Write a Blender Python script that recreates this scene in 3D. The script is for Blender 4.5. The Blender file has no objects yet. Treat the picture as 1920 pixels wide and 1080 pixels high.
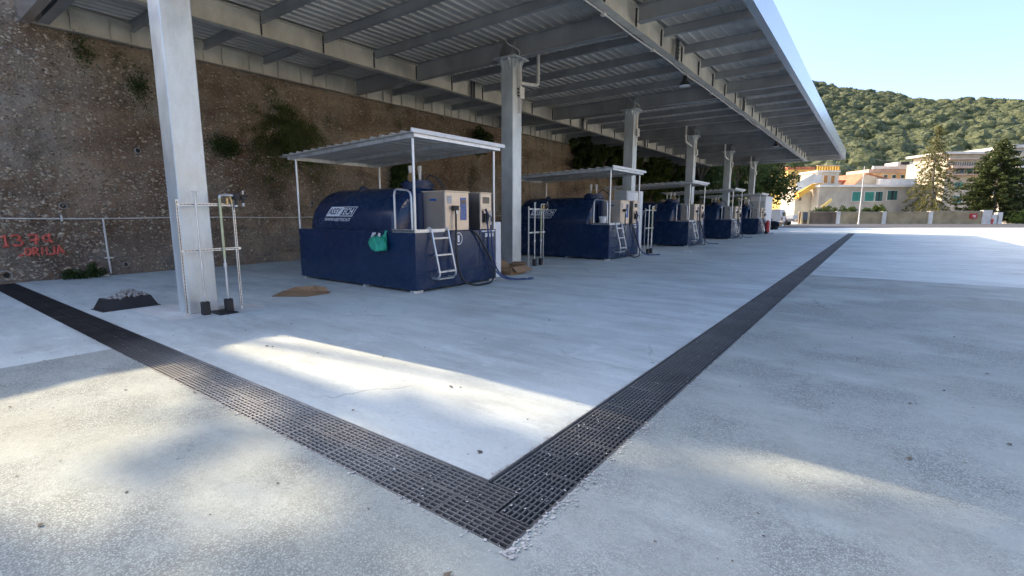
import bpy, bmesh, math, random
import numpy as np
from mathutils import Vector, Matrix, noise as mnoise
random.seed(7); rng = np.random.default_rng(7)
R = math.radians
scene = bpy.context.scene
col = scene.collection

# ------------------------------------------------------------------ camera
YAW, PITCH, H, F = 36.555, -8.666, 1.55, 912.0
cd = bpy.data.cameras.new('camera'); cam = bpy.data.objects.new('camera', cd); col.objects.link(cam)
cam.location = (0, 0, H); cam.rotation_euler = (R(90 + PITCH), 0, R(YAW))
cd.sensor_width = 36; cd.lens = 36 * F / 1920; cd.clip_end = 6000; cd.clip_start = 0.05
scene.camera = cam
# ------------------------------------------------------------------ sky, sun, exposure
SUNV = Vector((-1.275, -0.10, 1.0)).normalized()
EL = math.asin(SUNV.z); AZ = math.atan2(SUNV.x, SUNV.y)
w = bpy.data.worlds.new('World'); scene.world = w; w.use_nodes = True
wn = w.node_tree; wn.nodes.clear()
sk = wn.nodes.new('ShaderNodeTexSky'); sk.sky_type = 'NISHITA'; sk.sun_disc = False
sk.sun_elevation = EL; sk.sun_rotation = AZ; sk.air_density = 1.0; sk.dust_density = 3.0; sk.ozone_density = 2.0; sk.air_density = 0.65
bg = wn.nodes.new('ShaderNodeBackground'); bg.inputs['Strength'].default_value = 0.15
wo = wn.nodes.new('ShaderNodeOutputWorld')
wn.links.new(sk.outputs[0], bg.inputs[0]); wn.links.new(bg.outputs[0], wo.inputs[0])
sd = bpy.data.lights.new('sun', 'SUN'); sd.energy = 2.05; sd.angle = R(0.53); sd.color = (1.0, 0.81, 0.56)
sun = bpy.data.objects.new('sun', sd); col.objects.link(sun)
sun.rotation_euler = SUNV.to_track_quat('Z', 'Y').to_euler(); sun.location = (-20, -5, 40)
vs = scene.view_settings
vs.view_transform = 'Standard'; vs.look = 'None'; vs.gamma = 1.0; vs.use_curve_mapping = False
vs.exposure = 1.86

# ------------------------------------------------------------------ helpers
class MB:
    def __init__(s): s.v = []; s.f = []
    def add(s, vs_, fs):
        b = len(s.v); s.v += [tuple(p) for p in vs_]; s.f += [tuple(i + b for i in f) for f in fs]; return s
    def box(s, x0, x1, y0, y1, z0, z1):
        return s.add([(x0,y0,z0),(x1,y0,z0),(x1,y1,z0),(x0,y1,z0),(x0,y0,z1),(x1,y0,z1),(x1,y1,z1),(x0,y1,z1)],
                     [(0,3,2,1),(4,5,6,7),(0,1,5,4),(1,2,6,5),(2,3,7,6),(3,0,4,7)])
    def cbox(s, x0, x1, y0, y1, z0, z1, c=0.01):
        bm = bmesh.new(); bmesh.ops.create_cube(bm, size=1)
        for v in bm.verts:
            v.co = Vector(((x0+x1)/2+v.co.x*(x1-x0), (y0+y1)/2+v.co.y*(y1-y0), (z0+z1)/2+v.co.z*(z1-z0)))
        bmesh.ops.bevel(bm, geom=list(bm.edges), offset=c, segments=1, affect='EDGES')
        bm.verts.index_update()
        s.add([v.co[:] for v in bm.verts], [[v.index for v in f.verts] for f in bm.faces]); bm.free(); return s
    def bar(s, p, q, w_=0.05, h_=0.05, up=(0,0,1)):
        p = Vector(p); q = Vector(q); d = (q-p).normalized(); u = Vector(up)
        if abs(d.dot(u)) > 0.98: u = Vector((1,0,0))
        a = d.cross(u).normalized(); b = a.cross(d).normalized()
        P = []
        for e in (p, q):
            for i, j in ((-1,-1),(1,-1),(1,1),(-1,1)): P.append(e + a*(i*w_/2) + b*(j*h_/2))
        return s.add(P, [(0,1,2,3),(7,6,5,4),(0,4,5,1),(1,5,6,2),(2,6,7,3),(3,7,4,0)])
    def tube(s, path, r, n=8, caps=True, radii=None):
        P = [Vector(p) for p in path]; rings = []; a = None
        for i, p in enumerate(P):
            d = (P[min(i+1,len(P)-1)] - P[max(i-1,0)]).normalized()
            if a is None:
                a = d.orthogonal().normalized()
            else:
                a = (a - d*a.dot(d));  a = a.normalized() if a.length > 1e-6 else d.orthogonal().normalized()
            b = d.cross(a); rr = radii[i] if radii else r
            rings.append([p + a*(rr*math.cos(2*math.pi*k/n)) + b*(rr*math.sin(2*math.pi*k/n)) for k in range(n)])
        V = [v for g in rings for v in g]; Fc = []
        for i in range(len(P)-1):
            for k in range(n):
                k2 = (k+1) % n; Fc.append((i*n+k, i*n+k2, (i+1)*n+k2, (i+1)*n+k))
        if caps: Fc.append(tuple(range(n-1,-1,-1))); Fc.append(tuple((len(P)-1)*n+k for k in range(n)))
        return s.add(V, Fc)
    def lathe(s, prof, o=(0,0,0), axis='Z', n=24):
        V = []; Fc = []
        for (r, t) in prof:
            for k in range(n):
                c, q = r*math.cos(2*math.pi*k/n), r*math.sin(2*math.pi*k/n)
                p = {'Z':(c,q,t),'X':(t,c,q),'Y':(q,t,c)}[axis]; V.append((p[0]+o[0],p[1]+o[1],p[2]+o[2]))
        for i in range(len(prof)-1):
            for k in range(n):
                k2 = (k+1)%n; Fc.append((i*n+k, i*n+k2, (i+1)*n+k2, (i+1)*n+k))
        Fc.append(tuple(range(n-1,-1,-1))); Fc.append(tuple((len(prof)-1)*n+k for k in range(n)))
        return s.add(V, Fc)
    def prism(s, poly, axis, t0, t1):
        n = len(poly); V = []
        for t in (t0, t1):
            for a, b in poly: V.append({'X':(t,a,b),'Y':(a,t,b),'Z':(a,b,t)}[axis])
        Fc = [tuple(range(n-1,-1,-1)), tuple(range(n, 2*n))] + [(k,(k+1)%n,n+(k+1)%n,n+k) for k in range(n)]
        return s.add(V, Fc)
    def mesh(s, name, m, smooth=False):
        me = bpy.data.meshes.new(name); me.from_pydata(s.v, [], s.f); me.materials.append(m)
        bm = bmesh.new(); bm.from_mesh(me); bmesh.ops.recalc_face_normals(bm, faces=bm.faces); bm.to_mesh(me); bm.free()
        if smooth:
            me.polygons.foreach_set('use_smooth', [True]*len(me.polygons)); me.set_sharp_from_angle(angle=R(38))
        return me
    def build(s, name, m, parent=None, loc=None, smooth=False, rz=0):
        return link(name, s.mesh(name, m, smooth), parent, loc, rz)

def spl(pts, n=7):
    P = [Vector(p) for p in pts]; out = []
    for i in range(len(P)-1):
        a, b, c, d = P[max(i-1,0)], P[i], P[i+1], P[min(i+2,len(P)-1)]
        for k in range(n):
            t = k/n; out.append(.5*((2*b)+(c-a)*t+(2*a-5*b+4*c-d)*t*t+(3*b-a-3*c+d)*t**3))
    return out+[P[-1]]
def link(name, me, parent=None, loc=None, rz=0):
    o = bpy.data.objects.new(name, me); col.objects.link(o)
    if parent: o.parent = parent
    if loc: o.location = loc
    if rz: o.rotation_euler = (0,0,rz)
    return o
def tag(o, label=None, cat=None, group=None, kind=None):
    for k, v in (('label',label),('category',cat),('group',group),('kind',kind)):
        if v: o[k] = v
    return o
def thing(name, label, cat, loc=(0,0,0), rz=0, group=None):
    o = bpy.data.objects.new(name, None); col.objects.link(o); o.location = loc; o.rotation_euler = (0,0,rz)
    o.empty_display_size = 0.2
    return tag(o, label, cat, group)
def copy_tree(o, parent=None):
    c = o.copy(); col.objects.link(c)
    if parent: c.parent = parent
    for ch in list(o.children): copy_tree(ch, c)
    return c
def quadmesh(name, V, m, per=4):
    n = len(V); V = np.asarray(V, dtype=np.float32).reshape(-1, 3)
    me = bpy.data.meshes.new(name); nf = len(V)//per
    me.vertices.add(len(V)); me.vertices.foreach_set('co', V.ravel())
    me.loops.add(len(V)); me.loops.foreach_set('vertex_index', np.arange(len(V), dtype=np.int32))
    me.polygons.add(nf); me.polygons.foreach_set('loop_start', np.arange(0, len(V), per, dtype=np.int32))
    me.update(calc_edges=True); me.materials.append(m); return me

# ---- node helpers
def newmat(name):
    m = bpy.data.materials.new(name); m.use_nodes = True; nt = m.node_tree
    return m, nt, nt.nodes['Principled BSDF']
def nd(nt, typ, ins=None, **at):
    n = nt.nodes.new('ShaderNode'+typ)
    for k, v in at.items(): setattr(n, k, v)
    for k, v in (ins or {}).items():
        if isinstance(v, bpy.types.NodeSocket): nt.links.new(v, n.inputs[k])
        else: n.inputs[k].default_value = v
    return n
def rgb(c): return (c[0], c[1], c[2], 1)
def pos(nt, scale=(1,1,1), obj=False):
    src = nd(nt,'TexCoord').outputs['Object'] if obj else nd(nt,'NewGeometry').outputs['Position']
    return nd(nt,'Mapping',{'Vector':src,'Scale':scale}).outputs[0]
def noi(nt, vec, scale, detail=4, rough=0.55):
    return nd(nt,'TexNoise',{'Vector':vec,'Scale':scale,'Detail':detail,'Roughness':rough}).outputs['Fac']
def ramp(nt, fac, a, b, c0=(0,0,0), c1=(1,1,1)):
    n = nd(nt,'ValToRGB',{'Fac':fac}); e = n.color_ramp.elements
    e[0].position = a; e[1].position = b; e[0].color = rgb(c0); e[1].color = rgb(c1); return n.outputs[0]
def mix(nt, fac, a, b, mode='MIX'):
    n = nd(nt,'Mix',data_type='RGBA',blend_type=mode)
    for i, v in ((0,fac),(6,a),(7,b)):
        if isinstance(v, bpy.types.NodeSocket): nt.links.new(v, n.inputs[i])
        else: n.inputs[i].default_value = v if i == 0 else rgb(v)
    return n.outputs[2]
def math_(nt, op, a, b=0.5):
    n = nd(nt,'Math',operation=op)
    for i, v in ((0,a),(1,b)):
        if isinstance(v, bpy.types.NodeSocket): nt.links.new(v, n.inputs[i])
        else: n.inputs[i].default_value = v
    return n.outputs[0]
def bump(nt, p, height, strength, dist=0.02):
    b = nd(nt,'Bump',{'Height':height,'Strength':strength,'Distance':dist}); nt.links.new(b.outputs[0], p.inputs['Normal'])
def simple(name, c, rough=0.5, metal=0.0, var=0.15, scale=6.0, obj=True, bmp=0.0, bs=60.0, coat=0.0, rv=0.12, c2=None):
    m, nt, p = newmat(name); v = pos(nt, obj=obj)
    f = noi(nt, v, scale, 6)
    d = c2 or tuple(x*(1-var) for x in c); e = tuple(min(1, x*(1+var)) for x in c) if not c2 else c
    nt.links.new(ramp(nt, f, 0.3, 0.7, d, e), p.inputs['Base Color'])
    nt.links.new(nd(nt,'MapRange',{'Value':noi(nt, v, scale*2.3, 5),'From Min':0.3,'From Max':0.7,'To Min':max(0.02,rough-rv),'To Max':min(1,rough+rv)}).outputs[0], p.inputs['Roughness'])
    p.inputs['Metallic'].default_value = metal
    if coat: p.inputs['Coat Weight'].default_value = coat; p.inputs['Coat Roughness'].default_value = 0.08
    if bmp: bump(nt, p, noi(nt, v, bs, 4), bmp, 0.01)
    return m

# ---- materials
def concrete(name, c, kind):
    m, nt, p = newmat(name); v = pos(nt)
    big = noi(nt, v, 0.35, 5, 0.6); mid = noi(nt, pos(nt,(0.55,2.2,1)), 1.3, 6, 0.65); fine = noi(nt, v, 55, 3, 0.7)
    base = mix(nt, ramp(nt, big, 0.32, 0.68), tuple(x*0.72 for x in c), tuple(min(1,x*1.12) for x in c))
    base = mix(nt, ramp(nt, mid, 0.42, 0.72), base, tuple(min(1,x*1.16) for x in c))
    if kind == 'smooth':
        st = noi(nt, pos(nt,(0.5,1.7,1)), 1.1, 8, 0.7)
        base = mix(nt, ramp(nt, st, 0.50, 0.72, (0,0,0),(0.6,0.6,0.6)), base, tuple(x*0.62 for x in c))
        blot = noi(nt, v, 1.7, 8, 0.72)
        base = mix(nt, ramp(nt, blot, 0.58, 0.68, (0,0,0),(0.55,0.55,0.55)), base, tuple(min(1,x*1.3) for x in c))
        base = mix(nt, ramp(nt, fine, 0.66, 0.76, (0,0,0),(0.35,0.35,0.35)), base, tuple(x*0.45 for x in c))
        bh = math_(nt,'ADD', noi(nt, v, 9, 8, 0.7), math_(nt,'MULTIPLY', fine, 0.3)); bs = 0.25
    else:
        wv = nd(nt,'Vector'+'Math',{0:v,1:nd(nt,'Vector'+'Math',{0:nd(nt,'TexNoise',{'Vector':v,'Scale':95.0,'Detail':3.0}).outputs['Color'],1:(.016,.016,.016)},operation='MULTIPLY').outputs[0]},operation='ADD').outputs[0]
        vo = nd(nt,'TexVoronoi',{'Vector':wv,'Scale':118.0,'Randomness':1.0})
        cellr = nd(nt,'SeparateColor',{'Color':vo.outputs['Color']}).outputs[0]
        stone = ramp(nt, cellr, 0.0, 1.0, tuple(x*0.50 for x in c), tuple(min(1,x*1.24) for x in c))
        gap = ramp(nt, vo.outputs['Distance'], 0.45, 0.62, (0,0,0),(1,1,1))
        stone = mix(nt, gap, stone, tuple(x*0.50 for x in c))
        wear = ramp(nt, noi(nt, v, 0.75, 7, 0.62), 0.42, 0.58, (0.12,0.12,0.12), (0.9,0.9,0.9))
        base = mix(nt, wear, base, stone)
        warm = ramp(nt, noi(nt, v, 0.5, 4), 0.5, 0.75, (0,0,0),(0.35,0.35,0.35))
        base = mix(nt, warm, base, (c[0]*0.75, c[1]*0.66, c[2]*0.5))
        sp = ramp(nt, noi(nt, v, 16, 3, 0.6), 0.70, 0.78, (0,0,0),(0.6,0.6,0.6))
        base = mix(nt, sp, base, tuple(x*0.35 for x in c))
        bh = math_(nt,'ADD', math_(nt,'MULTIPLY', vo.outputs['Distance'], -0.35), math_(nt,'MULTIPLY', noi(nt, v, 60, 6, .7), 1.2)); bs = 0.4
    wz = nd(nt,'VectorMath',{0:v,1:nd(nt,'VectorMath',{0:nd(nt,'TexNoise',{'Vector':v,'Scale':2.2,'Detail':6.0}).outputs['Color'],1:(.5,.5,0)},operation='MULTIPLY').outputs[0]},operation='ADD').outputs[0]
    cr = nd(nt,'TexVoronoi',{'Vector':nd(nt,'Mapping',{'Vector':wz,'Scale':(1,1,0)}).outputs[0],'Scale':0.32},feature='DISTANCE_TO_EDGE').outputs['Distance']
    crk = math_(nt,'MULTIPLY', ramp(nt, cr, 0.0012, 0.0045, (1,1,1),(0,0,0)), ramp(nt, noi(nt, v, 0.7, 4), 0.54, 0.62, (0,0,0),(0.55,0.55,0.55)))
    base = mix(nt, crk, base, tuple(x*0.30 for x in c))
    oil = ramp(nt, noi(nt, pos(nt,(1,1.4,1)), 0.9, 9, 0.74), 0.58, 0.72, (0,0,0),(0.55,0.55,0.55))
    base = mix(nt, oil, base, (c[0]*0.52, c[1]*0.50, c[2]*0.46))
    gr = noi(nt, v, 24, 8, 0.82)
    base = mix(nt, ramp(nt, gr, 0.52, 0.70, (0,0,0),(0.5,0.5,0.5)), base, tuple(x*0.55 for x in c))
    base = mix(nt, ramp(nt, gr, 0.30, 0.46, (0.4,0.4,0.4),(0,0,0)), base, tuple(min(1,x*1.3) for x in c))
    nt.links.new(base, p.inputs['Base Color']); p.inputs['Roughness'].default_value = 0.82
    p.inputs['Specular IOR Level'].default_value = 0.3
    bump(nt, p, bh, bs, 0.012); return m
M = {}
M['slab'] = concrete('concrete smooth', (0.565,0.61,0.58), 'smooth')
M['rough'] = concrete('concrete exposed aggregate', (0.41,0.445,0.41), 'rough')
M['patch'] = concrete('concrete pale patch', (0.68,0.67,0.62), 'smooth')
M['asphalt'] = simple('asphalt', (0.06,0.06,0.062), 0.9, var=0.3, scale=3, bmp=0.3, bs=200)
M['dirt'] = simple('dry ground', (0.22,0.19,0.14), 0.95, var=0.35, scale=0.3)
def wallmat():
    m, nt, p = newmat('pebble conglomerate wall'); v = pos(nt)
    strat = noi(nt, pos(nt,(1,0.35,1.6)), 0.9, 8, 0.68); big = noi(nt, v, 0.22, 5, 0.6)
    base = mix(nt, ramp(nt, strat, 0.34, 0.68), (0.15,0.108,0.074), (0.48,0.365,0.25))
    base = mix(nt, ramp(nt, big, 0.42, 0.62, (0,0,0),(0.85,0.85,0.85)), base, (0.115,0.064,0.042))
    grey = ramp(nt, noi(nt, v, 0.6, 7, 0.66), 0.48, 0.66, (0,0,0),(0.85,0.85,0.85))
    base = mix(nt, grey, base, (0.32,0.295,0.245))
    stk = ramp(nt, noi(nt, pos(nt,(1,1.3,0.12)), 1.5, 7, 0.7), 0.50, 0.68, (0,0,0),(0.55,0.55,0.55))
    base = mix(nt, stk, base, (0.075,0.052,0.036))
    vo = nd(nt,'TexVoronoi',{'Vector':pos(nt,(1,0.8,1.25)),'Scale':15.0})
    r = nd(nt,'SeparateColor',{'Color':vo.outputs['Color']}).outputs
    stone = ramp(nt, r[0], 0.0, 1.0, (0.07,0.052,0.038), (0.62,0.53,0.40))
    inn = ramp(nt, vo.outputs['Distance'], 0.30, 0.46, (1,1,1),(0,0,0))
    sel = math_(nt,'MULTIPLY', inn, math_(nt,'GREATER_THAN', r[1], 0.45))
    base = mix(nt, math_(nt,'MULTIPLY', sel, 0.8), base, stone)
    v2 = nd(nt,'TexVoronoi',{'Vector':v,'Scale':42.0}); q = nd(nt,'SeparateColor',{'Color':v2.outputs['Color']}).outputs
    s2 = math_(nt,'MULTIPLY', ramp(nt, v2.outputs['Distance'], 0.3, 0.5, (1,1,1),(0,0,0)), math_(nt,'GREATER_THAN', q[1], 0.6))
    base = mix(nt, math_(nt,'MULTIPLY', s2, 0.65), base, ramp(nt, q[0], 0, 1, (0.05,0.04,0.03), (0.55,0.48,0.37)))
    sp = nd(nt,'SeparateXYZ',{'Vector':v}).outputs
    moss = math_(nt,'MULTIPLY', ramp(nt, noi(nt, v, 0.75, 7, 0.7), 0.56, 0.66), 0.75)
    base = mix(nt, moss, base, (0.035,0.040,0.016))
    # lime wash of dust along the foot
    foot = math_(nt,'MULTIPLY', nd(nt,'MapRange',{'Value':sp[2],'From Min':0.05,'From Max':1.1,'To Min':0.7,'To Max':0.0}).outputs[0], ramp(nt, noi(nt, v, 1.6, 6), 0.4, 0.65))
    base = mix(nt, foot, base, (0.19,0.185,0.175))
    nt.links.new(base, p.inputs['Base Color']); p.inputs['Roughness'].default_value = 0.92
    hgt = math_(nt,'ADD', math_(nt,'MULTIPLY', sel, 0.5), noi(nt, v, 14, 8, 0.75))
    bump(nt, p, hgt, 0.9, 0.06); return m
M['wall'] = wallmat()
M['pebble'] = simple('river pebbles', (0.60,0.52,0.40), 0.85, scale=9, obj=False, c2=(0.08,0.062,0.045))
def galvmat(name, c, metal, rough, sc=2.5, spangle=True):
    m, nt, p = newmat(name); v = pos(nt)
    f = noi(nt, pos(nt,(1,1,0.45)), sc, 7, 0.65)
    base = ramp(nt, f, 0.30, 0.72, tuple(x*0.72 for x in c), tuple(min(1,x*1.18) for x in c))
    if spangle:
        vo = nd(nt,'TexVoronoi',{'Vector':v,'Scale':38.0})
        s = nd(nt,'SeparateColor',{'Color':vo.outputs['Color']}).outputs[0]
        base = mix(nt, 0.05, base, ramp(nt, s, 0, 1, tuple(x*0.5 for x in c), (0.9,0.9,0.9)))
    st = ramp(nt, noi(nt, pos(nt,(5,5,0.5)), 1.6, 6, 0.7), 0.60, 0.75, (0,0,0),(0.35,0.35,0.35))
    base = mix(nt, st, base, tuple(x*0.5 for x in c))
    nt.links.new(base, p.inputs['Base Color']); p.inputs['Metallic'].default_value = metal
    nt.links.new(nd(nt,'MapRange',{'Value':f,'From Min':0.3,'From Max':0.7,'To Min':rough-0.1,'To Max':rough+0.12}).outputs[0], p.inputs['Roughness'])
    return m
M['column'] = galvmat('column galvanised steel', (0.62,0.66,0.66), 0.45, 0.42)
M['beam'] = galvmat('beam galvanised steel', (0.66,0.62,0.53), 0.35, 0.5, 1.5)
M['purlin'] = galvmat('purlin steel', (0.36,0.365,0.365), 0.4, 0.5, 1.2, False)
M['deck'] = galvmat('roof panel underside', (0.60,0.57,0.52), 0.25, 0.5, 0.8, False)
M['dark_steel'] = simple('dark cleat steel', (0.07,0.07,0.075), 0.6, 0.5)
M['fascia'] = simple('fascia sheet metal', (0.62,0.63,0.64), 0.26, 0.85, var=.015, scale=.15, rv=.012)
M['zinc'] = galvmat('bright zinc', (0.66,0.67,0.67), 0.7, 0.38, 6, False)
M['white_pipe'] = simple('off white plastic pipe', (0.62,0.60,0.55), 0.45)
M['white'] = simple('white painted metal', (0.72,0.73,0.74), 0.4, var=0.06)
M['white_print'] = simple('white lettering', (0.78,0.80,0.82), 0.5, var=0.04)
M['grey_box'] = simple('light grey enclosure', (0.50,0.50,0.48), 0.45, var=0.06)
def navymat():
    m, nt, p = newmat('navy tank paint'); v = pos(nt, obj=True)
    f = noi(nt, v, 1.6, 6, 0.6)
    base = ramp(nt, f, 0.3, 0.7, (0.007,0.023,0.066), (0.010,0.031,0.086))
    dust = ramp(nt, noi(nt, pos(nt,(1,1,0.3),True), 3.2, 8, 0.75), 0.58, 0.85, (0,0,0),(0.07,0.07,0.07))
    base = mix(nt, dust, base, (0.12,0.13,0.15))
    nt.links.new(base, p.inputs['Base Color'])
    nt.links.new(nd(nt,'MapRange',{'Value':noi(nt, v, 4, 6),'From Min':0.3,'From Max':0.7,'To Min':0.16,'To Max':0.34}).outputs[0], p.inputs['Roughness'])
    bump(nt, p, noi(nt, v, 1.1, 3), 0.08, 0.05); return m
M['navy'] = navymat()
M['navy_matt'] = simple('navy satin paint', (0.009,0.024,0.072), 0.45)
M['inox'] = simple('brushed stainless steel', (0.66,0.61,0.55), 0.36, 1.0, var=0.06, scale=3, rv=.03)
M['inox_face'] = simple('warm tinted stainless front', (0.70,0.57,0.43), 0.45, 0.5, var=0.04, scale=10)  # warm reflection of the sunlit side is put into this base colour
M['black'] = simple('black rubber', (0.016,0.016,0.018), 0.5)
M['blue_hose'] = simple('blue hose rubber', (0.012,0.045,0.16), 0.4)
M['blue_panel'] = simple('blue display panel', (0.02,0.09,0.30), 0.25)
M['screen'] = simple('dark display glass', (0.03,0.045,0.07), 0.12)
M['pale_label'] = simple('pale sticker', (0.42,0.42,0.40), 0.5)
M['brass'] = simple('brass fitting', (0.55,0.40,0.20), 0.35, 0.9)
M['yellow_tape'] = simple('yellow green pipe', (0.50,0.51,0.30), 0.45)
M['red'] = simple('red paint', (0.42,0.03,0.025), 0.4)
M['graffiti'] = simple('red spray paint', (0.60,0.13,0.095), 0.8, var=0.4, scale=14, obj=False)
M['card'] = simple('corrugated cardboard', (0.30,0.19,0.105), 0.85, var=0.2, scale=5)
M['bag'] = simple('green plastic bag', (0.03,0.36,0.24), 0.35, var=0.45, scale=9, bmp=0.5, bs=18)
M['mortar'] = simple('mortar rubble', (0.30,0.29,0.27), 0.95, var=0.3, scale=20, obj=False, bmp=0.5, bs=60)
def gratemat():
    m, nt, p = newmat('cast iron grating with cement dust'); v = pos(nt)
    base = ramp(nt, noi(nt, v, 3, 5), 0.3, 0.7, (0.012,0.013,0.016), (0.04,0.042,0.046))
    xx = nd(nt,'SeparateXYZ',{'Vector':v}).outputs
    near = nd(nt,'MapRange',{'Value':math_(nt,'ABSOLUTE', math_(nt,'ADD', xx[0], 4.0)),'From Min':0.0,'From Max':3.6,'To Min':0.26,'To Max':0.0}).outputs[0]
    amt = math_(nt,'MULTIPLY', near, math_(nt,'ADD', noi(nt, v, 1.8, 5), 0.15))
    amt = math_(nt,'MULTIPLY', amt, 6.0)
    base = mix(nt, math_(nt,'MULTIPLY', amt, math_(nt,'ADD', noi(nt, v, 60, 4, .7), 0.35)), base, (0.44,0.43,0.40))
    spk = ramp(nt, noi(nt, v, 34, 4, 0.7), 0.66, 0.72, (0,0,0),(0.6,0.6,0.6))
    base = mix(nt, spk, base, (0.34,0.335,0.32))
    cake = ramp(nt, noi(nt, v, 1.4, 6, 0.7), 0.60, 0.72, (0,0,0),(0.35,0.35,0.35))
    base = mix(nt, cake, base, (0.16,0.16,0.155))
    nt.links.new(base, p.inputs['Base Color']); p.inputs['Roughness'].default_value = 0.55
    p.inputs['Specular IOR Level'].default_value = 0.35; return m
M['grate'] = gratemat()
M['trench'] = simple('dark trench', (0.03,0.03,0.03), 0.9)
def leafmat(name, a, b, sc=0.8, trans=0.25):
    m, nt, p = newmat(name); v = pos(nt)
    n1 = noi(nt, v, sc, 5, 0.65); n2 = noi(nt, v, sc*9, 2)
    c = ramp(nt, math_(nt,'ADD', math_(nt,'MULTIPLY', n1, 0.65), math_(nt,'MULTIPLY', n2, 0.35)), 0.36, 0.64, a, b)
    nt.links.new(c, p.inputs['Base Color']); p.inputs['Roughness'].default_value = 0.6; p.inputs['Specular IOR Level'].default_value = 0.25
    t = nd(nt,'BsdfTranslucent'); nt.links.new(mix(nt, 0.35, c, (0.25,0.30,0.04)), t.inputs['Color'])
    ms = nd(nt,'MixShader',{0:trans}); nt.links.new(p.outputs[0], ms.inputs[1]); nt.links.new(t.outputs[0], ms.inputs[2])
    nt.links.new(ms.outputs[0], nt.nodes['Material Output'].inputs['Surface']); return m
M['leaf_dark'] = leafmat('dark leaves', (0.016,0.032,0.010), (0.055,0.090,0.022))
M['leaf_mid'] = leafmat('green leaves', (0.030,0.058,0.014), (0.100,0.135,0.030))
M['leaf_hill'] = leafmat('hillside oak leaves', (0.050,0.066,0.030), (0.140,0.150,0.066), 0.12, 0.15)
M['leaf_yellow'] = leafmat('olive conifer needles', (0.060,0.060,0.018), (0.16,0.145,0.045), 0.6)
M['leaf_conifer'] = leafmat('dense conifer needles', (0.020,0.036,0.012), (0.085,0.100,0.026), 0.7, 0.12)
M['bark'] = simple('bark', (0.11,0.085,0.06), 0.95, var=0.35, scale=8, bmp=0.6, bs=25)
M['bark_pale'] = simple('pale bark', (0.22,0.185,0.14), 0.95, var=0.35, scale=8)
M['scrub'] = simple('hillside undergrowth', (0.055,0.06,0.022), 0.95, var=0.4, scale=0.05, obj=False)
def stucco(name, c, var=0.2): return simple(name, c, 0.9, var=var, scale=0.6, obj=False, bmp=0.15, bs=20)
M['st_grey'] = stucco('grey beige stucco', (0.40,0.345,0.27)); M['st_cream'] = stucco('cream stucco', (0.56,0.48,0.35))
M['st_yellow'] = stucco('yellow stucco', (0.58,0.46,0.26)); M['st_pink'] = stucco('salmon stucco', (0.55,0.39,0.29))
M['st_orange'] = stucco('orange stucco', (0.55,0.36,0.17)); M['stair_orange'] = stucco('orange stair render', (0.66,0.35,0.06)); M['deep_yellow'] = stucco('deep yellow stucco', (0.66,0.46,0.15)); M['st_white'] = stucco('white stucco', (0.66,0.62,0.55))
M['bwall'] = stucco('weathered ochre render', (0.30,0.235,0.135), 0.4)
M['bwall_dark'] = stucco('dark weathered render', (0.16,0.115,0.075), 0.4)
M['tile'] = simple('terracotta roof', (0.40,0.14,0.075), 0.85, var=0.25, scale=1.5, obj=False)
M['shutter'] = simple('green shutter', (0.03,0.20,0.145), 0.6, var=0.2)
M['shutter_dark'] = simple('dark green shutter', (0.02,0.09,0.075), 0.6)
M['brown_shutter'] = simple('brown shutter', (0.40,0.19,0.05), 0.6)
M['glass'] = simple('window glass', (0.03,0.04,0.05), 0.08)
M['car_dark'] = simple('dark blue grey car paint', (0.018,0.024,0.034), 0.18, 0.3, coat=0.7)
M['car_white'] = simple('white car paint', (0.72,0.73,0.74), 0.25, coat=0.5, var=0.03)
M['tyre'] = simple('tyre rubber', (0.012,0.012,0.012), 0.8)
M['rim'] = simple('alloy rim', (0.35,0.36,0.38), 0.35, 0.9)
M['tail'] = simple('tail lamp red', (0.35,0.015,0.012), 0.2)
M['iron'] = simple('dark iron railing', (0.09,0.085,0.08), 0.6)

# ------------------------------------------------------------------ ground
def sheet(name, rects, m, z=0.0):
    b = MB()
    for x0, x1, y0, y1 in rects: b.add([(x0,y0,z),(x1,y0,z),(x1,y1,z),(x0,y1,z)], [(0,1,2,3)])
    return tag(b.build(name, m), kind='structure')
DX0, DY0, DY1, RX0, RX1, YEND, WX = -15.55, 1.64, 2.05, -1.69, -1.25, 47.3, -15.6
sheet('ground', [(-1500,1500,-1500,1500)], M['dirt'], -0.16)
sheet('canopy_slab', [(-16.2,RX0,DY1,60),(RX0,RX1,YEND,60)], M['slab'])
sheet('pale_slab', [(-16.2,-7.0,-40,DY0),(RX1,75,14.6,110)], M['patch' if False else 'slab'])
sheet('apron', [(-7.0,RX1,-40,DY0),(RX1,75,-40,14.6)], M['rough'])
sheet('far_yard', [(-40,RX1,60,130)], M['slab'])
b = MB()
b.add([(-16.2,DY0,-0.11),(RX1,DY0,-0.11),(RX1,DY1,-0.11),(-16.2,DY1,-0.11)], [(0,1,2,3)])
b.add([(RX0,DY1,-0.11),(RX1,DY1,-0.11),(RX1,YEND,-0.11),(RX0,YEND,-0.11)], [(0,1,2,3)])
for x0,y0,x1,y1 in ((-16.2,DY0,RX1,DY0),(-16.2,DY1,RX0,DY1),(RX0,DY1,RX0,YEND),(RX1,DY0,RX1,YEND),(RX0,YEND,RX1,YEND)):
    b.add([(x0,y0,-0.11),(x1,y1,-0.11),(x1,y1,0),(x0,y0,0)], [(0,1,2,3)])
tag(b.build('drain_trench', M['trench']), kind='structure')
# pale patch of fresh concrete at the foot of the first column
b = MB(); b.add([(-9.55,2.55,0.004),(-8.15,2.62,0.004),(-7.95,3.95,0.004),(-8.5,4.1,0.004),(-9.7,3.2,0.004)], [(0,1,2,3,4)])
tag(b.build('concrete_patch', M['patch']), kind='structure')

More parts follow.
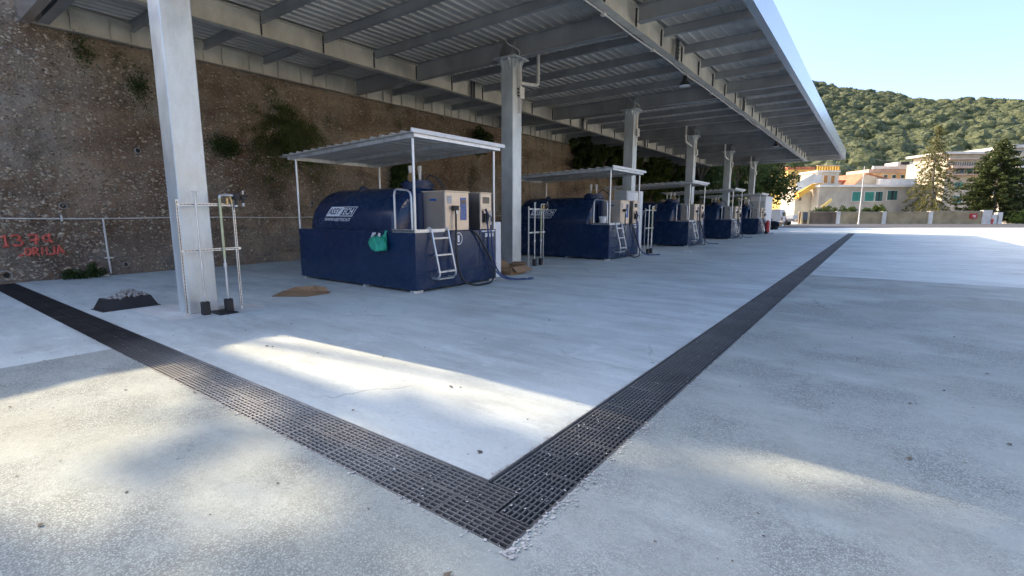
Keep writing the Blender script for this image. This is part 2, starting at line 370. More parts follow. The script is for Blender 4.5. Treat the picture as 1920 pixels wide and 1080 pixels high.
# drain grates: one module, shared mesh
g = MB(); L, Wd = 0.498, 0.198
for i in range(7):
    y = i*(Wd-0.010)/6; wd = 0.010
    g.box(0.001, L, y, y+wd, -0.028, 0.0)
for i in range(10):
    x = 0.001 + i*(L-0.011)/9
    g.box(x, x+0.010, 0.0005, Wd-0.0005, -0.026, -0.0015 if i in (0,9) else -0.004)
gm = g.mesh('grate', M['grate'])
dc = thing('drain_channel', 'black slotted drain grating running from the pebble wall to the near corner', 'drain grating', (-8.4,1.845,0), group='drain gratings')
dc2 = thing('drain_channel', 'long black slotted drain grating running away beside the canopy', 'drain grating', (-1.47,24,0), group='drain gratings')
def grate(parent, x, y, rz):
    o = link('grate', gm, parent, (x-parent.location.x, y-parent.location.y, -0.003-random.random()*0.004), rz)
    o.rotation_euler = (random.uniform(-.004,.004), random.uniform(-.004,.004), rz + random.uniform(-.003,.003))
for k, xe in ((0, RX1), (1, RX0+0.216)):
    x = xe-0.503
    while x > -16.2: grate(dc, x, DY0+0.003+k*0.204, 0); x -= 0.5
for k, y0_ in ((0, DY1+0.004), (1, DY0+0.208)):
    for i in range(int((YEND-y0_)/0.5)):
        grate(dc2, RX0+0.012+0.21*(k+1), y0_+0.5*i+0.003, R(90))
# kerb frames of the drains
def rail(parent, x0,x1,y0,y1):
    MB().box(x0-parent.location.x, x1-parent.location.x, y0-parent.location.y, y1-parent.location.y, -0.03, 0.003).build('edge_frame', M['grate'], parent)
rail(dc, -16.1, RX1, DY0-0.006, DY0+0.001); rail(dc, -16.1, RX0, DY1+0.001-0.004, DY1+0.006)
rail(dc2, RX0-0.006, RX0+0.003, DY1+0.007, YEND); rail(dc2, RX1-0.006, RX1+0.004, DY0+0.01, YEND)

# debris on the slab: scraps too many to count
V = []
def scrap(x, y, s, z=0.003):
    a = random.random()*6.28
    for k in range(6):
        pass
    pts = [(x+s*random.uniform(.6,1)*math.cos(a+t), y+s*random.uniform(.6,1)*math.sin(a+t), z+random.uniform(0,.5)*s) for t in (0,1.6,3.1,4.7)]
    V.append(pts)
for i in range(900):
    x = random.uniform(-15,7); y = 0.2+22*random.random()**1.4
    s = random.choice((0.006,0.008,0.012,0.012,0.02)); scrap(x, y, s)
for x0,y0 in ((2.0,5.5),(3.5,8.5),(4.5,9),(2.6,7.2),(1.2,4.9),(3.0,6.2)):
    for i in range(12): scrap(x0+random.gauss(0,.6), y0+random.gauss(0,.5), random.uniform(.010,.024))
for x0,y0,s in ((-5.65,2.75,.03),(-5.58,2.79,.02),(-2.95,3.05,.025),(-2.88,3.1,.018),(-4.9,2.95,.02),(-4.2,3.3,.02),(-1.95,2.28,.03),(-3.2,2.2,.018),(-1.35,1.35,.03),(-5.2,4.2,.025)): scrap(x0,y0,s)
M['scrap'] = simple('grit and dead leaves', (0.13,0.11,0.085), 0.9, var=0.5, scale=3, obj=False)
o = link('ground_debris', quadmesh('ground_debris', V, M['scrap'])); tag(o, 'small dark grit and leaf scraps scattered over the concrete', 'debris', kind='stuff')

# crumbs of concrete broken off along the drain edges
V = []
for i in range(1500):
    if random.random() < .6: x, y = RX1+abs(random.gauss(0,.035))+.004, 1.6+16*random.random()**1.8
    elif random.random() < .5: x, y = random.uniform(-9,RX1), DY0-abs(random.gauss(0,.02))-.004
    else: x, y = RX0-abs(random.gauss(0,.015))-.004, 2.1+12*random.random()**1.6
    scrap(x, y, random.choice((.005,.007,.010,.014)))
for i in range(90): scrap(random.uniform(-9,RX1), random.uniform(DY0,DY1), random.choice((.005,.008,.011)), -.001)
for i in range(120): scrap(random.uniform(RX0,RX1), 2.0+9*random.random()**1.5, random.choice((.005,.008,.010)), -.001)
M['crumb'] = simple('concrete crumbs', (0.50,0.49,0.46), 0.9, var=0.25, scale=8, obj=False)
o = link('concrete_crumbs', quadmesh('concrete_crumbs', V, M['crumb'])); tag(o, 'pale concrete crumbs broken along the edges of the drain gratings', 'crumbs', kind='stuff')

# ------------------------------------------------------------------ retaining wall
def wx(y, z):
    p = Vector((3.1, y*0.55, z*0.8))
    if 0 < y < 18: p2 = 0.045*mnoise.noise(Vector((5, y*3.6, z*4.8))) + 0.03*mnoise.noise(Vector((1, y*7.5, z*9)))
    else: p2 = 0
    return WX - 0.085*z + p2 + 0.07*mnoise.fractal(p, 1.0, 2.0, 4) + 0.05*mnoise.noise(Vector((9, y*1.7, z*2.3)))
WTOP = 8.35
wall = thing('retaining_wall', 'tall brown pebbly conglomerate retaining wall behind the tanks', 'wall', (WX,24,0))
def loc(p): return (p[0]-WX, p[1]-24, p[2])
b = MB(); ys = list(np.arange(-14, 0, 0.3)) + list(np.arange(0, 18, 0.085)) + list(np.arange(18, 64.2, 0.3)); zs = [-0.1] + list(np.arange(0.1, WTOP+.05, 0.1)); nz = len(zs)
def ztop(y): return -0.62*min(1, max(0, (y-1.3)/1.3)) - .12*(mnoise.noise(Vector((y*1.1,0,3)))+.5)
V = [loc((wx(y,z)+ (0.03*random.random()), y, z + (ztop(y) if z > WTOP-.3 else 0))) for y in ys for z in zs]
b.add(V, [(i*nz+j, (i+1)*nz+j, (i+1)*nz+j+1, i*nz+j+1) for i in range(len(ys)-1) for j in range(nz-1)])
b.build('wall_face', M['wall'], wall, smooth=True)
# coping/back block gives the wall its thickness
MB().box(-3.2, -0.62, -38, 40, -0.1, WTOP-0.85).build('wall_core', M['wall'], wall)
# pebbles standing proud of the face
P = []
tet = np.array([(1,0,0),(-1,0,0),(0,1,0),(0,-1,0),(0,0,1),(0,0,-1)], float)
of = [(0,2,4),(2,1,4),(1,3,4),(3,0,4),(2,0,5),(1,2,5),(3,1,5),(0,3,5)]
for i in range(16000):
    y = 1.2 + 26*random.random()**1.7; z = random.uniform(0.05, 6.6)
    if mnoise.noise(Vector((y*0.8, z*1.1, 4))) < -0.05 and random.random() < .8: continue
    s = random.choice((.014,.018,.022,.03,.042)) * random.uniform(.8,1.3)
    v = tet * np.array((s*.55, s*1.2, s*.8))
    a = random.uniform(-.6,.6); c_, s_ = math.cos(a), math.sin(a)
    v = np.stack([v[:,0], v[:,1]*c_-v[:,2]*s_, v[:,1]*s_+v[:,2]*c_], 1) * rng.uniform(.75,1.25,(6,1))
    v = v + np.array(loc((wx(y,z)+0.02, y, z)))
    for f in of: P.append(v[list(f)])
o = link('pebble', quadmesh('pebble', np.array(P), M['pebble'], 3), wall); tag(o, kind='stuff')
# weep holes
for y, z, r in ((3.09,1.74,.062),(1.93,.17,.10),(4.13,.25,.055),(4.75,3.2,.06),(9.6,1.9,.06),(12.2,2.0,.06)):
    x = wx(y,z)-WX+0.03
    MB().lathe([(r*0.99,-0.1),(r*1.25,-0.1),(r*1.25,0.05),(r,0.055),(r*0.98,-0.08)], (x,y-24,z), 'X', 16).build('weep_pipe', M['mortar'], wall, smooth=True)
    MB().lathe([(r*0.97,-0.06),(r*0.97,-0.05)], (x+0.045,y-24,z), 'X', 14).build('weep_hole', M['trench'], wall)
# graffiti strokes, flat ribbons on the face
def strokes(lines, r=0.027):
    for ln in lines:
        pts = []
        for (y0,z0),(y1,z1) in zip(ln[:-1], ln[1:]):
            for t in np.linspace(0,1,5)[:-1]: pts.append((y0+(y1-y0)*t, z0+(z1-z0)*t))
        pts.append(ln[-1]); path = [loc((wx(y,z)+0.036+random.uniform(-.002,.01), y, z)) for y, z in pts]
        MB().tube(path, r*random.uniform(.8,1.2), 6).build('graffiti', M['graffiti'], wall)
def arc(cy, cz, ry, rz_, a0, a1, n=8): return [(cy+ry*math.cos(R(a0+(a1-a0)*i/n)), cz+rz_*math.sin(R(a0+(a1-a0)*i/n))) for i in range(n+1)]
strokes([[(1.97,1.02),(2.03,1.08),(2.03,.83)], [(1.98,.83),(2.07,.84)], arc(2.19,1.02,.075,.055,150,-80), arc(2.21,.90,.085,.07,80,-150),
         [(2.40,1.07),(2.54,1.07),(2.51,.85)], [(2.42,.95),(2.58,.965)], arc(2.70,.98,.06,.07,0,360), [(2.76,1.09),(2.75,.95),(2.80,.88)]])
strokes([[(2.20,.60),(2.28,.63)], arc(2.36,.69,.05,.08,0,360), [(2.45,.60),(2.45,.78)], arc(2.45,.73,.07,.045,90,-90), [(2.47,.68),(2.54,.60)],
         [(2.60,.60),(2.60,.78)], [(2.68,.78),(2.68,.60),(2.77,.60)], [(2.80,.60),(2.82,.78)], [(2.85,.60),(2.90,.80),(2.98,.61)], [(2.87,.67),(2.95,.67)]], 0.023)
# white hose pipe fixed along the wall
wp = thing('water_pipe', 'thin white water pipe clipped along the pebble wall with a riser', 'pipe', (WX,3.8,0))
path = [(wx(y,1.45)+0.10-WX, y-3.8, 1.445+0.012*math.sin(y*1.3)) for y in np.arange(-6, 30, 0.6)]
MB().tube(path, 0.016, 6).build('rail_pipe', M['white_pipe'], wp, smooth=True)
MB().tube([(wx(3.8,z)+0.10-WX, 0, z) for z in (1.45,1.0,.5,.05)], 0.022, 8).build('riser', M['white_pipe'], wp, smooth=True)
for z in (0.45,): MB().box(0.02,0.13,-0.08,0.08,z-.015,z+.015).build('clip', M['white_pipe'], wp)
for y in (3.0,): MB().box(0.02,0.11,y-3.8-.012,y-3.8+.012,1.38,1.52).build('clip', M['white_pipe'], wp)
o = MB().box(-15.52,-15.44,3.0,3.75,0.0,0.05).build('batten', M['white_pipe']); tag(o, 'short white batten lying at the foot of the pebble wall by weeds', 'batten')

# ------------------------------------------------------------------ foliage tools
def leaves(centers, n, spread, size, out=None, flat=0.0):
    """n leaf quads around each centre"""
    c = np.repeat(np.asarray(centers, float), n, 0); N = len(c)
    d = rng.normal(size=(N,3)); d /= np.linalg.norm(d,axis=1,keepdims=True)
    sp = np.asarray(spread, float)
    p = c + d*sp*(rng.random((N,1))**0.45)
    u = rng.normal(size=(N,3)); u[:,2] *= (1-flat); u /= np.linalg.norm(u,axis=1,keepdims=True)
    t = rng.normal(size=(N,3)); v = np.cross(u, t); v /= np.linalg.norm(v,axis=1,keepdims=True)
    s = size*rng.uniform(.6,1.3,(N,1)); u *= s; v *= s*0.55
    return np.stack([p-u, p+v*0.9, p+u, p-v*0.9], 1)
def crown_centers(c, r, n, lo=0.35):
    d = rng.normal(size=(n,3)); d /= np.linalg.norm(d,axis=1,keepdims=True)
    rad = rng.uniform(lo,1,(n,1)); return np.asarray(c) + d*rad*np.asarray(r)
def tree(label, base, h, cr, nc, nl, size, mat, group, name='broadleaf_tree', cat='tree', clump=0.9, lean=0.0):
    t = thing(name, label, cat, base, group=group)
    th = h - cr[2]
    tr = MB().tube([(0,0,-.1),(lean*.3,0.1,th*.4),(lean*.7,0,th*.8),(lean,0,h-cr[2]*.6)], 0.2, 8, radii=[h*.03,h*.022,h*.017,h*.008])
    for k in range(7):
        a = k*0.9; z0 = th*random.uniform(.55,.95)
        tr.tube([(lean*.6,0,z0),(lean+math.cos(a)*cr[0]*.35, math.sin(a)*cr[1]*.35, z0+cr[2]*.5),(lean+math.cos(a)*cr[0]*.75, math.sin(a)*cr[1]*.75, z0+cr[2]*.9)], .1, 5, radii=[h*.012,h*.008,h*.003])
    tr.build('trunk', M['bark'], t, smooth=True)
    cc = crown_centers((lean,0,th), cr, nc)
    link('crown', quadmesh('crown', leaves(cc, nl, clump, size), M[mat]), t); return t
def shrub(label, base, r, nc, nl, size, mat, group, name='bush', cat='bush', clump=0.3):
    t = thing(name, label, cat, base, group=group)
    st = MB()
    for k in range(5):
        a = k*1.26; st.tube([(0,0,-.05),(math.cos(a)*r[0]*.3,math.sin(a)*r[1]*.3,r[2]*.7),(math.cos(a)*r[0]*.6,math.sin(a)*r[1]*.6,r[2]*1.2)], .02, 4, radii=[.03*r[2],.02*r[2],.008*r[2]])
    st.build('stem', M['bark'], t)
    cc = crown_centers((0,0,r[2]*.95), r, nc)
    link('foliage', quadmesh('foliage', leaves(cc, nl, clump, size), M[mat]), t); return t

# plants rooted in the wall face
def wall_plant(label, y, z, ry, rz_, nc, nl, size, mat='leaf_dark', droop=True, dx=0.35):
    x = wx(y,z); t = thing('wall_plant', label, 'plant', (x,y,z), group='plants growing out of the pebble wall')
    cc = crown_centers((dx,0,0), (dx,ry,rz_), nc, 0.1); cc[:,0] = np.abs(cc[:,0])
    link('foliage', quadmesh('foliage', leaves(cc, int(nl*1.8), 0.27, size*.68), M[mat]), t)
    st = MB()
    for k in range(6):
        yy = random.uniform(-ry,ry)*.7; zz = random.uniform(-rz_,rz_)*.7
        st.tube([(-.05,0,0),(dx*.8,yy*.5,zz*.4+.15),(dx*1.1,yy,zz)], .012, 4)
    st.build('stem', M['bark'], t)
def fern(label, y, z, n, L0, mat='leaf_dark'):
    x = wx(y,z); t = thing('wall_plant', label, 'plant', (x,y,z), group='plants growing out of the pebble wall')
    Q = []; st = MB()
    for i in range(n):
        a = random.uniform(-2.6,2.6); L = L0*random.uniform(.5,1.15); r0 = Vector((0, random.gauss(0,.42)*L0, random.gauss(0,.5)*L0))
        dr = Vector((random.uniform(.15,.5), math.sin(a)*.9, math.cos(a)*.55)).normalized(); pts = []
        for k in range(12):
            q = k/11; pts.append(r0 + dr*(L*q) + Vector((0,0,-L*.75*q*q)))
        st.tube(pts[::3], .006, 3)
        for k in range(1,12):
            d = (pts[k]-pts[k-1]).normalized(); sd_ = d.cross(Vector((random.uniform(.4,1),random.gauss(0,.3),random.gauss(0,.3)))).normalized()
            w_ = L*.20*(1-.75*k/11)
            for s_ in (-1,1):
                p = pts[k]; e = p + sd_*(s_*w_) + d*w_*.5 + Vector((0,0,-w_*.25)); m_ = (p+e)/2
                Q.append([p, m_+d*w_*.16, e, m_-d*w_*.16])
    st.build('stem', M['bark'], t); link('foliage', quadmesh('foliage', np.array([[v[:] for v in q] for q in Q]), M[mat]), t)
fern('large dark green fern like shrub hanging on the wall behind the nearest tank canopy', 9.0, 3.9, 260, 1.02, 'leaf_mid')
0 and wall_plant('large dark green fern like shrub hanging on the wall behind the nearest tank canopy', 9.0, 3.75, .95, 1.15, 90, 70, .10)
wall_plant('dark shrub on the wall just right of the nearest galvanised column', 6.9, 3.5, .45, .5, 16, 34, .06, dx=.14)
wall_plant('dark bush on the wall seen under the nearest tank canopy', 13.5, 3.0, .6, .75, 30, 60, .1)
wall_plant('sparse dark tuft high on the wall below the canopy corner', 3.9, 5.5, .3, .65, 12, 26, .05, dx=.08)
wall_plant('thin dark creeper on the wall left of the nearest galvanised column', 5.0, 4.75, .3, .8, 12, 26, .05, dx=.07)
wall_plant('small tuft below the wall beam right of the second column', 18.6, 5.0, .6, .6, 20, 50, .1)
shrub('low dark weeds at the foot of the wall under the red writing', (-15.35,3.15,0), (.10,.55,.16), 18, 50, .035, 'leaf_dark', 'weeds at the wall foot', 'weed', 'weed', .12)
for i,(y,z,ry,rz_,nc) in enumerate(((29.5,5.6,2.6,1.5,120),(35,5.3,3.2,1.7,150),(41.5,4.6,3.4,2.4,170),(48,4.0,3.6,3.2,180),(55,3.6,3.6,3.4,170))):
    wall_plant(('ivy mass hanging over the wall above the second tank','ivy mass hanging over the wall above the third tank','leafy ivy mass over the wall behind the fourth column',
                'deep ivy curtain on the wall behind the fifth column','ivy curtain at the far end of the wall')[i], y, z, ry, rz_, nc, 60, .2, 'leaf_mid' if i in (1,2) else 'leaf_dark', dx=.7)

# ------------------------------------------------------------------ canopy
CY = [3.19+8.46*k for k in range(6)]; CXc = -8.66; CH = 0.21
Y0C, Y1C = 2.85, 47.85; ZB, ZT = 5.86, 6.38; ZD = 6.40
XW, XM, XR, XF = -15.85, -12.6, -5.02, -2.41
can = thing('canopy', 'long grey galvanised steel canopy over the tanks on six columns', 'canopy', (CXc,25,0))
CO = (CXc, 25, 0)
def cl(x, y): return x-CO[0], y-CO[1]
def cbuild(b, name, m, parent=can, smooth=False, off=None):
    return b.build(name, m, parent, smooth=smooth, loc=off)
# columns
colb = MB().cbox(-CH, CH, -CH, CH, 0.0, 5.815, 0.012)
colm = colb.mesh('column', M['column'])
capm = MB().box(-.36,.36,-.36,.36,5.82,5.852).mesh('cap_plate', M['column'])
gusm = []
for sx, sy in ((1,0),(-1,0),(0,1),(0,-1)):
    for o_ in (-.13,.13):
        q = sx or sy
        gusm.append(MB().prism([(q*(CH+.001),5.55),(q*(CH+.001),5.815),(q*.34,5.815),(q*.34,5.78)], 'Y' if sx else 'X', o_-.008, o_+.008).mesh('gusset', M['column']))
topm = [MB().prism([(sy*.02,5.89),(sy*.33,5.854),(sy*.33,5.87),(sy*.10,6.33),(sy*.02,6.33)], 'X', o_-.008, o_+.008).mesh('beam_fin', M['purlin']) for sy in (-1,1) for o_ in (-.2,.2)]
boltm = [MB().lathe([(.022,5.79),(.022,5.819)], (sx*.30,sy*.29,0), 'Z', 6).mesh('bolt', M['zinc']) for sx in (-1,1) for sy in (-1,1)]
basem = MB().cbox(-.30,.30,-.30,.30,0.004,0.03,.006).mesh('base_plate', M['column'])
columns = []
for y in CY:
    lx, ly = cl(CXc, y)
    c = link('column', colm, can, (lx, ly, 0)); columns.append(c)
    link('cap_plate', capm, c)
    for q in gusm: link('gusset', q, c)
    for q in topm: link('beam_fin', q, c)
    for q in boltm: link('bolt', q, c)
# beams
def ibeam_y(x, y0, y1, z0, z1, fw=.2, t=.018):
    lx, a = cl(x, y0); _, c_ = cl(x, y1)
    return MB().box(lx-fw/2,lx+fw/2,a,c_,z0,z0+t).box(lx-fw/2,lx+fw/2,a,c_,z1-t,z1).box(lx-.006,lx+.006,a,c_,z0+t,z1-t)
lb = []
for x in (XW, XM, XR):
    lb.append(cbuild(ibeam_y(x, Y0C+.06, Y1C-.06, ZB, ZT, .2 if x != XW else .16), 'edge_beam', M['beam']))
rows = []
y = CY[0]; step = 8.46/5
for k in range(-0, 27):
    yy = CY[0] + k*step
    if yy < Y1C-.3: rows.append((yy, k % 5 == 0))
spans = ((XW+.1, XM-.102), (XM+.102, XR-.102), (XR+.102, XF-.2))
def ibeam_x_mesh(name, Lx, z0, z1, fw, t, m):
    return MB().box(0,Lx,-fw/2,fw/2,z0,z0+t).box(0,Lx,-fw/2,fw/2,z1-t,z1).box(0,Lx,-.005,.005,z0+t,z1-t).mesh(name, m)
pm = [ibeam_x_mesh('purlin', b_-a, 6.15, 6.375, .11, .010, M['purlin']) for a, b_ in spans]
mm = [ibeam_x_mesh('main_beam', b_-a, ZB+.004 if i < 2 else 6.0, 6.375, .20, .016, M['purlin']) for i,(a, b_) in enumerate(spans)]
clm = MB().box(-.010,.010,-.004,.040,0.022,.495).mesh('cleat', M['dark_steel'])
stm = MB().box(-.0,.072,-.006,.006,.02,.498).mesh('stiffener', M['beam'])
for yy, mainrow in rows:
    for i, (a, b_) in enumerate(spans):
        lx, ly = cl(a, yy); link('main_beam' if mainrow else 'purlin', (mm if mainrow else pm)[i], can, (lx, ly, 0))
    for xb, beam in ((XM, lb[1]), (XR, lb[2])):
        lx, ly = cl(xb, yy); o = link('cleat', clm, beam, (lx+.008, ly-.09, ZB)); o.rotation_euler = (0,0,R(-90)); o.location = (lx+.0075+.0, ly+.03, ZB)
    for off in (-.42, 0.0, .5):
        lx, ly = cl(XW, yy+off)
        if -22.1 < ly < 22.7: link('stiffener', stm, lb[0], (lx+.007, ly, ZB))
# splice plates with bolt slots on the two inner beams
sp = MB()
for s_ in (-.07,.07): sp.box(0.0,.02,s_-.05,s_+.05,-.02,.54)
for i in range(5):
    for s_ in (-.07,.07): sp.lathe([(.017,.02),(.017,.045)], (0,s_,.06+i*.105), 'X', 6)
spm = sp.mesh('splice_plate', M['dark_steel'])
for y in (14.4, 22.9, 31.3, 39.8):
    for xb, beam in ((XM, lb[1]), (XR, lb[2])):
        lx, ly = cl(xb, y); link('splice_plate', spm, beam, (lx+.101, ly, ZB-.01))
# deck panels
pw = 0.27; npan = int(round((XF-.02+16.2)/pw)); Ld = Y1C-Y0C-.1
prof = [(0,.045),(.218,.045),(.228,.002),(.258,.002),(.268,.045),(.268,.10),(0,.10)]
dm = MB().prism(prof, 'Y', 0, Ld).mesh('roof_panel', M['deck'])
for i in range(npan):
    x = -16.15 + i*pw
    if x+pw < XF-.03:
        lx, ly = cl(x, Y0C+.05); link('roof_panel', dm, can, (lx, ly, ZD))
# fascias
fm = MB().box(-.03,0,0,4.996,5.85,6.52).box(-.17,-.031,0,4.996,5.85,5.864).box(-.17,-.166,0,4.996,5.8645,5.93).mesh('fascia_panel', M['fascia'])
for i in range(9):
    lx, ly = cl(XF, Y0C+5*i); link('fascia_panel', fm, can, (lx, ly, 0))
for yy, s_ in ((Y0C-.002,-1),(Y1C+.002,1)):
    a, ly = cl(-16.25, yy); e, _ = cl(XF, yy); t0, t1 = sorted((ly, ly+s_*.03)); u0, u1 = sorted((ly-s_*.002, ly-s_*.15))
    cbuild(MB().box(a,e,t0,t1,5.85,6.52).box(a,e-.035,u0,u1,5.85,5.864), 'end_fascia', M['fascia'])
# drain elbows, conduits, tray
for k, s_ in ((1,1),(3,-1),(4,-1),(5,-1)):
    x0 = .05
    pth = [(x0,s_*CH*.9,5.27),(x0,s_*(CH+.55),5.33),(x0,s_*(CH+.98),5.38),(x0,s_*(CH+1.05),5.41),(x0,s_*(CH+1.08),5.48),(x0,s_*(CH+1.08),5.95),(x0,s_*(CH+1.08),6.38)]
    MB().tube(pth, .052, 12).build('drain_elbow', M['white_pipe'], columns[k], smooth=True)
for k in (1,2,3,4,5):
    c = columns[k]
    MB().tube([(CH+.02,.10,4.4),(CH+.02,.10,5.5),(CH+.03,.10,5.75),(CH+.16,.1,5.86),(.5,.12,5.90),(3.4,.16,5.83)], .016, 6).build('conduit', M['zinc'], c, smooth=True)
    MB().tube(spl([(CH+.02,-.02,5.0),(CH+.02,-.02,5.55),(CH+.08,-.10,5.78),(.42,-.2,5.95),(.2,-.42,6.12),(.0,-.30,6.30)]), .014, 6).build('cable', M['grey_box'], c, smooth=True)
    for q in (.03,.14,.18): MB().tube([(CH+.016,q,4.25+random.random()*.3),(CH+.016,q,5.7)], .011, 6).build('conduit', M['white_pipe'], c, smooth=True)
    jb = MB().cbox(CH+.003,CH+.09,.02,.23,4.78,5.10,.008).build('junction_box', M['white_pipe'], c)
    for q in range(3): MB().lathe([(.022,-.05),(.022,0)], (CH+.045,.02,4.84+q*.09), 'Y', 8).build('gland', M['black'], jb)
for i, yy in enumerate(CY):
    if 0 < i < 5:
        lx0, ly = cl(CXc, yy); a = MB(); x0, x1 = cl(XM,0)[0]+.15, cl(XR,0)[0]-.15
        a.box(x0,x1,ly+.24,ly+.246,5.98,6.06).box(x0,x1,ly+.40,ly+.406,5.98,6.06)
        for q in np.arange(x0, x1-.1, .22): a.box(q,q+.13,ly+.2465,ly+.3995,5.98,5.986)
        a.build('cable_tray', M['purlin'], can)
pth = []
for i, yy in enumerate(np.arange(Y0C+.3, Y1C-.4, .7)):
    lx, ly = cl(XR-.14, yy); pth.append((lx+.012*math.sin(i*1.3), ly, ZB-.015+.012*math.sin(i*.9)))
MB().tube(pth, .018, 6).build('conduit', M['white_pipe'], can, smooth=True)
for yy in np.arange(4.5, 47, 2.9):
    lx, ly = cl(XR-.14, yy); MB().cbox(lx-.05,lx+.05,ly-.05,ly+.05,ZB-.06,ZB+.0-.004,.008).build('conduit_box', M['white_pipe'], can)
# high bay lamps
def lamp(label, y):
    t = thing('bay_lamp', label, 'lamp', (XR-.05,y,5.42), group='bay lamps under the canopy')
    MB().lathe([(.03,.30),(.05,.29),(.07,.16),(.10,.13),(.17,.02),(.19,.0),(.17,.004)], n=24).build('housing', M['black'], t, smooth=True)
    MB().lathe([(.165,.002),(.165,-.008),(.03,-.012)], n=24).build('lens', M['white'], t, smooth=True)
    MB().tube([(0,0,.30),(0,0,.43)], .012, 6).build('hook', M['zinc'], t)
lamp('black bell shaped lamp with white lens hanging under the outer canopy beam', 15.7)
lamp('second smaller looking bell lamp hanging far along the outer canopy beam', 32.6)

# ------------------------------------------------------------------ fuel tanks
def text_geo(body, size, shear=0.0, off=0.0, align='LEFT'):
    cu = bpy.data.curves.new('txt', 'FONT'); cu.body = body; cu.size = size; cu.shear = shear; cu.offset = off; cu.align_x = align
    cu.resolution_u = 3
    ob = bpy.data.objects.new('txt', cu); col.objects.link(ob); bpy.context.view_layer.update()
    me = bpy.data.meshes.new_from_object(ob.evaluated_get(bpy.context.evaluated_depsgraph_get()))
    V = [tuple(v.co[:2]) for v in me.vertices]; Fc = [tuple(p.vertices) for p in me.polygons]
    bpy.data.objects.remove(ob); bpy.data.curves.remove(cu); bpy.data.meshes.remove(me); return V, Fc
def fit(V, w_, h_, x0, y0):
    xs = [p[0] for p in V]; ys_ = [p[1] for p in V]; a, c_ = min(xs), min(ys_); sx = w_/(max(xs)-a); sy = h_/(max(ys_)-c_)
    return [((p[0]-a)*sx+x0, (p[1]-c_)*sy+y0) for p in V]
TR, TZ, TY = 1.0, 1.15, 1.25
def on_cyl(x, s, lift=0.004):       # s: arc height measured from z 1.20 upwards on the near side
    a0 = math.pi - 0.05; a = a0 - (s)/TR
    return (x, TY + (TR+lift)*math.cos(a), TZ + (TR+lift)*math.sin(a))
def make_tank():
    t = thing('fuel_tank', 'x', 'fuel tank', (-7.1,6.45,0), group='blue diesel tanks under the canopy')
    bd = MB().cbox(-4.12,0,0,2.5,0.05,1.2,.012).build('bund', M['navy'], t)
    MB().box(.002,.012,.0,2.5,.385,.397).box(-.0,.006,1.9,1.906,.40,1.19).build('seam', M['navy_matt'], bd)
    for x in (-3.9,-1.6,-.1):
        MB().box(x-.06,x+.06,-.03,.2,0.0,.049).build('foot', M['zinc'], bd); MB().box(x-.05,x+.05,2.3,2.55,0.0,.049).build('foot', M['zinc'], bd)
    prof = [(.45,-4.11),(.80,-4.10),(.94,-4.05),(.99,-3.97),(1.0,-3.88),(1.0,-1.05),(.985,-.98),(.93,-.92),(.70,-.86),(.35,-.83)]
    sh = MB().lathe(prof, (0,TY,TZ), 'X', 56).build('tank_shell', M['navy'], t, smooth=True)
    # logo
    lw, x0, s0 = 1.02, -3.42, .30; sh_ = .30
    def para(xa, xb, sa, sb, k=sh_):
        q = []; n = 6; V = []; Fc = []
        for i in range(n+1):
            s = sa+(sb-sa)*i/n
            for x in (xa, xb): V.append(on_cyl(x+(s-sa)*k*1.3, s, .004))
        for i in range(n): Fc.append((2*i,2*i+1,2*i+3,2*i+2))
        return V, Fc
    b = MB(); b.add(*para(x0, x0+.52, s0, s0+.245)); b.add(*para(x0+.52, x0+lw-.0, s0, s0+.018)); 
    V, Fc = para(x0+.52+.30*.3, x0+lw+.30*.3, s0+.227, s0+.245); b.add(V, Fc); b.add(*para(x0+lw-.02, x0+lw, s0+.018, s0+.227))
    V, Fc = text_geo('TECH', .3, .3, .006); V = fit(V, .46, .165, x0+.545, s0+.04); b.add([on_cyl(p[0],p[1],.005) for p in V], Fc)
    V, Fc = text_geo('WWW.ASSYTECH.IT', .3, 0, .004); V = fit(V, 1.0, .075, x0-.02, s0-.115); b.add([on_cyl(p[0],p[1],.005) for p in V], Fc)
    b.build('logo', M['white_print'], sh)
    V, Fc = text_geo('ASSY', .3, .3, .006); V = fit(V, .50, .165, x0+.045, s0+.04)
    MB().add([on_cyl(p[0],p[1],.008) for p in V], Fc).build('logo_letters', M['navy_matt'], sh)
    # manhole and vents
    mh = MB().lathe([(.34,2.10),(.34,2.17),(.37,2.17),(.37,2.22),(.30,2.23),(.30,2.28)], (-1.25,TY,0), 'Z', 24).build('manhole', M['navy_matt'], t, smooth=True)
    for dx, dy in ((-.03,-.18),(.10,-.02)):
        MB().tube([(-1.25+dx,TY+dy,2.25),(-1.25+dx,TY+dy,2.58)], .035, 10).tube([(-1.25+dx,TY+dy,2.50),(-1.25+dx,TY+dy,2.60)], .046, 10).build('vent', M['white_pipe'], mh, smooth=True)
    MB().lathe([(.09,0),(.10,.01),(.10,.05),(.085,.06)], (-1.08,TY-.36,2.33), 'Y', 18).build('gauge', M['brass'], mh, smooth=True)
    MB().tube([(-1.1,TY+.1,2.30),(-1.0,TY+.16,2.42),(-.8,TY+.22,2.30),(-.72,TY+.3,2.10)], .022, 6).tube([(-1.3,TY+.2,2.25),(-1.3,TY+.2,2.42)], .03, 6).build('fitting', M['dark_steel'], mh, smooth=True)
    # far lifting lug seen over the shell
    MB().lathe([(.10,2.13),(.10,2.19),(.05,2.22)], (-3.2,TY,0), 'Z', 14).build('lug', M['navy_matt'], t, smooth=True)
    MB().box(-.80,-.66,.72,2.40,1.2,1.98).build('back_plate', M['navy_matt'], t)
    # platform
    pf = MB().box(-.66,-.001,.005,.74,1.203,1.225).build('platform', M['zinc'], t)
    e = MB().box(-.66,.012,-.012,.003,1.185,1.25).box(.0015,.013,.004,.80,1.185,1.25); e.build('toe_edge', M['zinc'], pf)
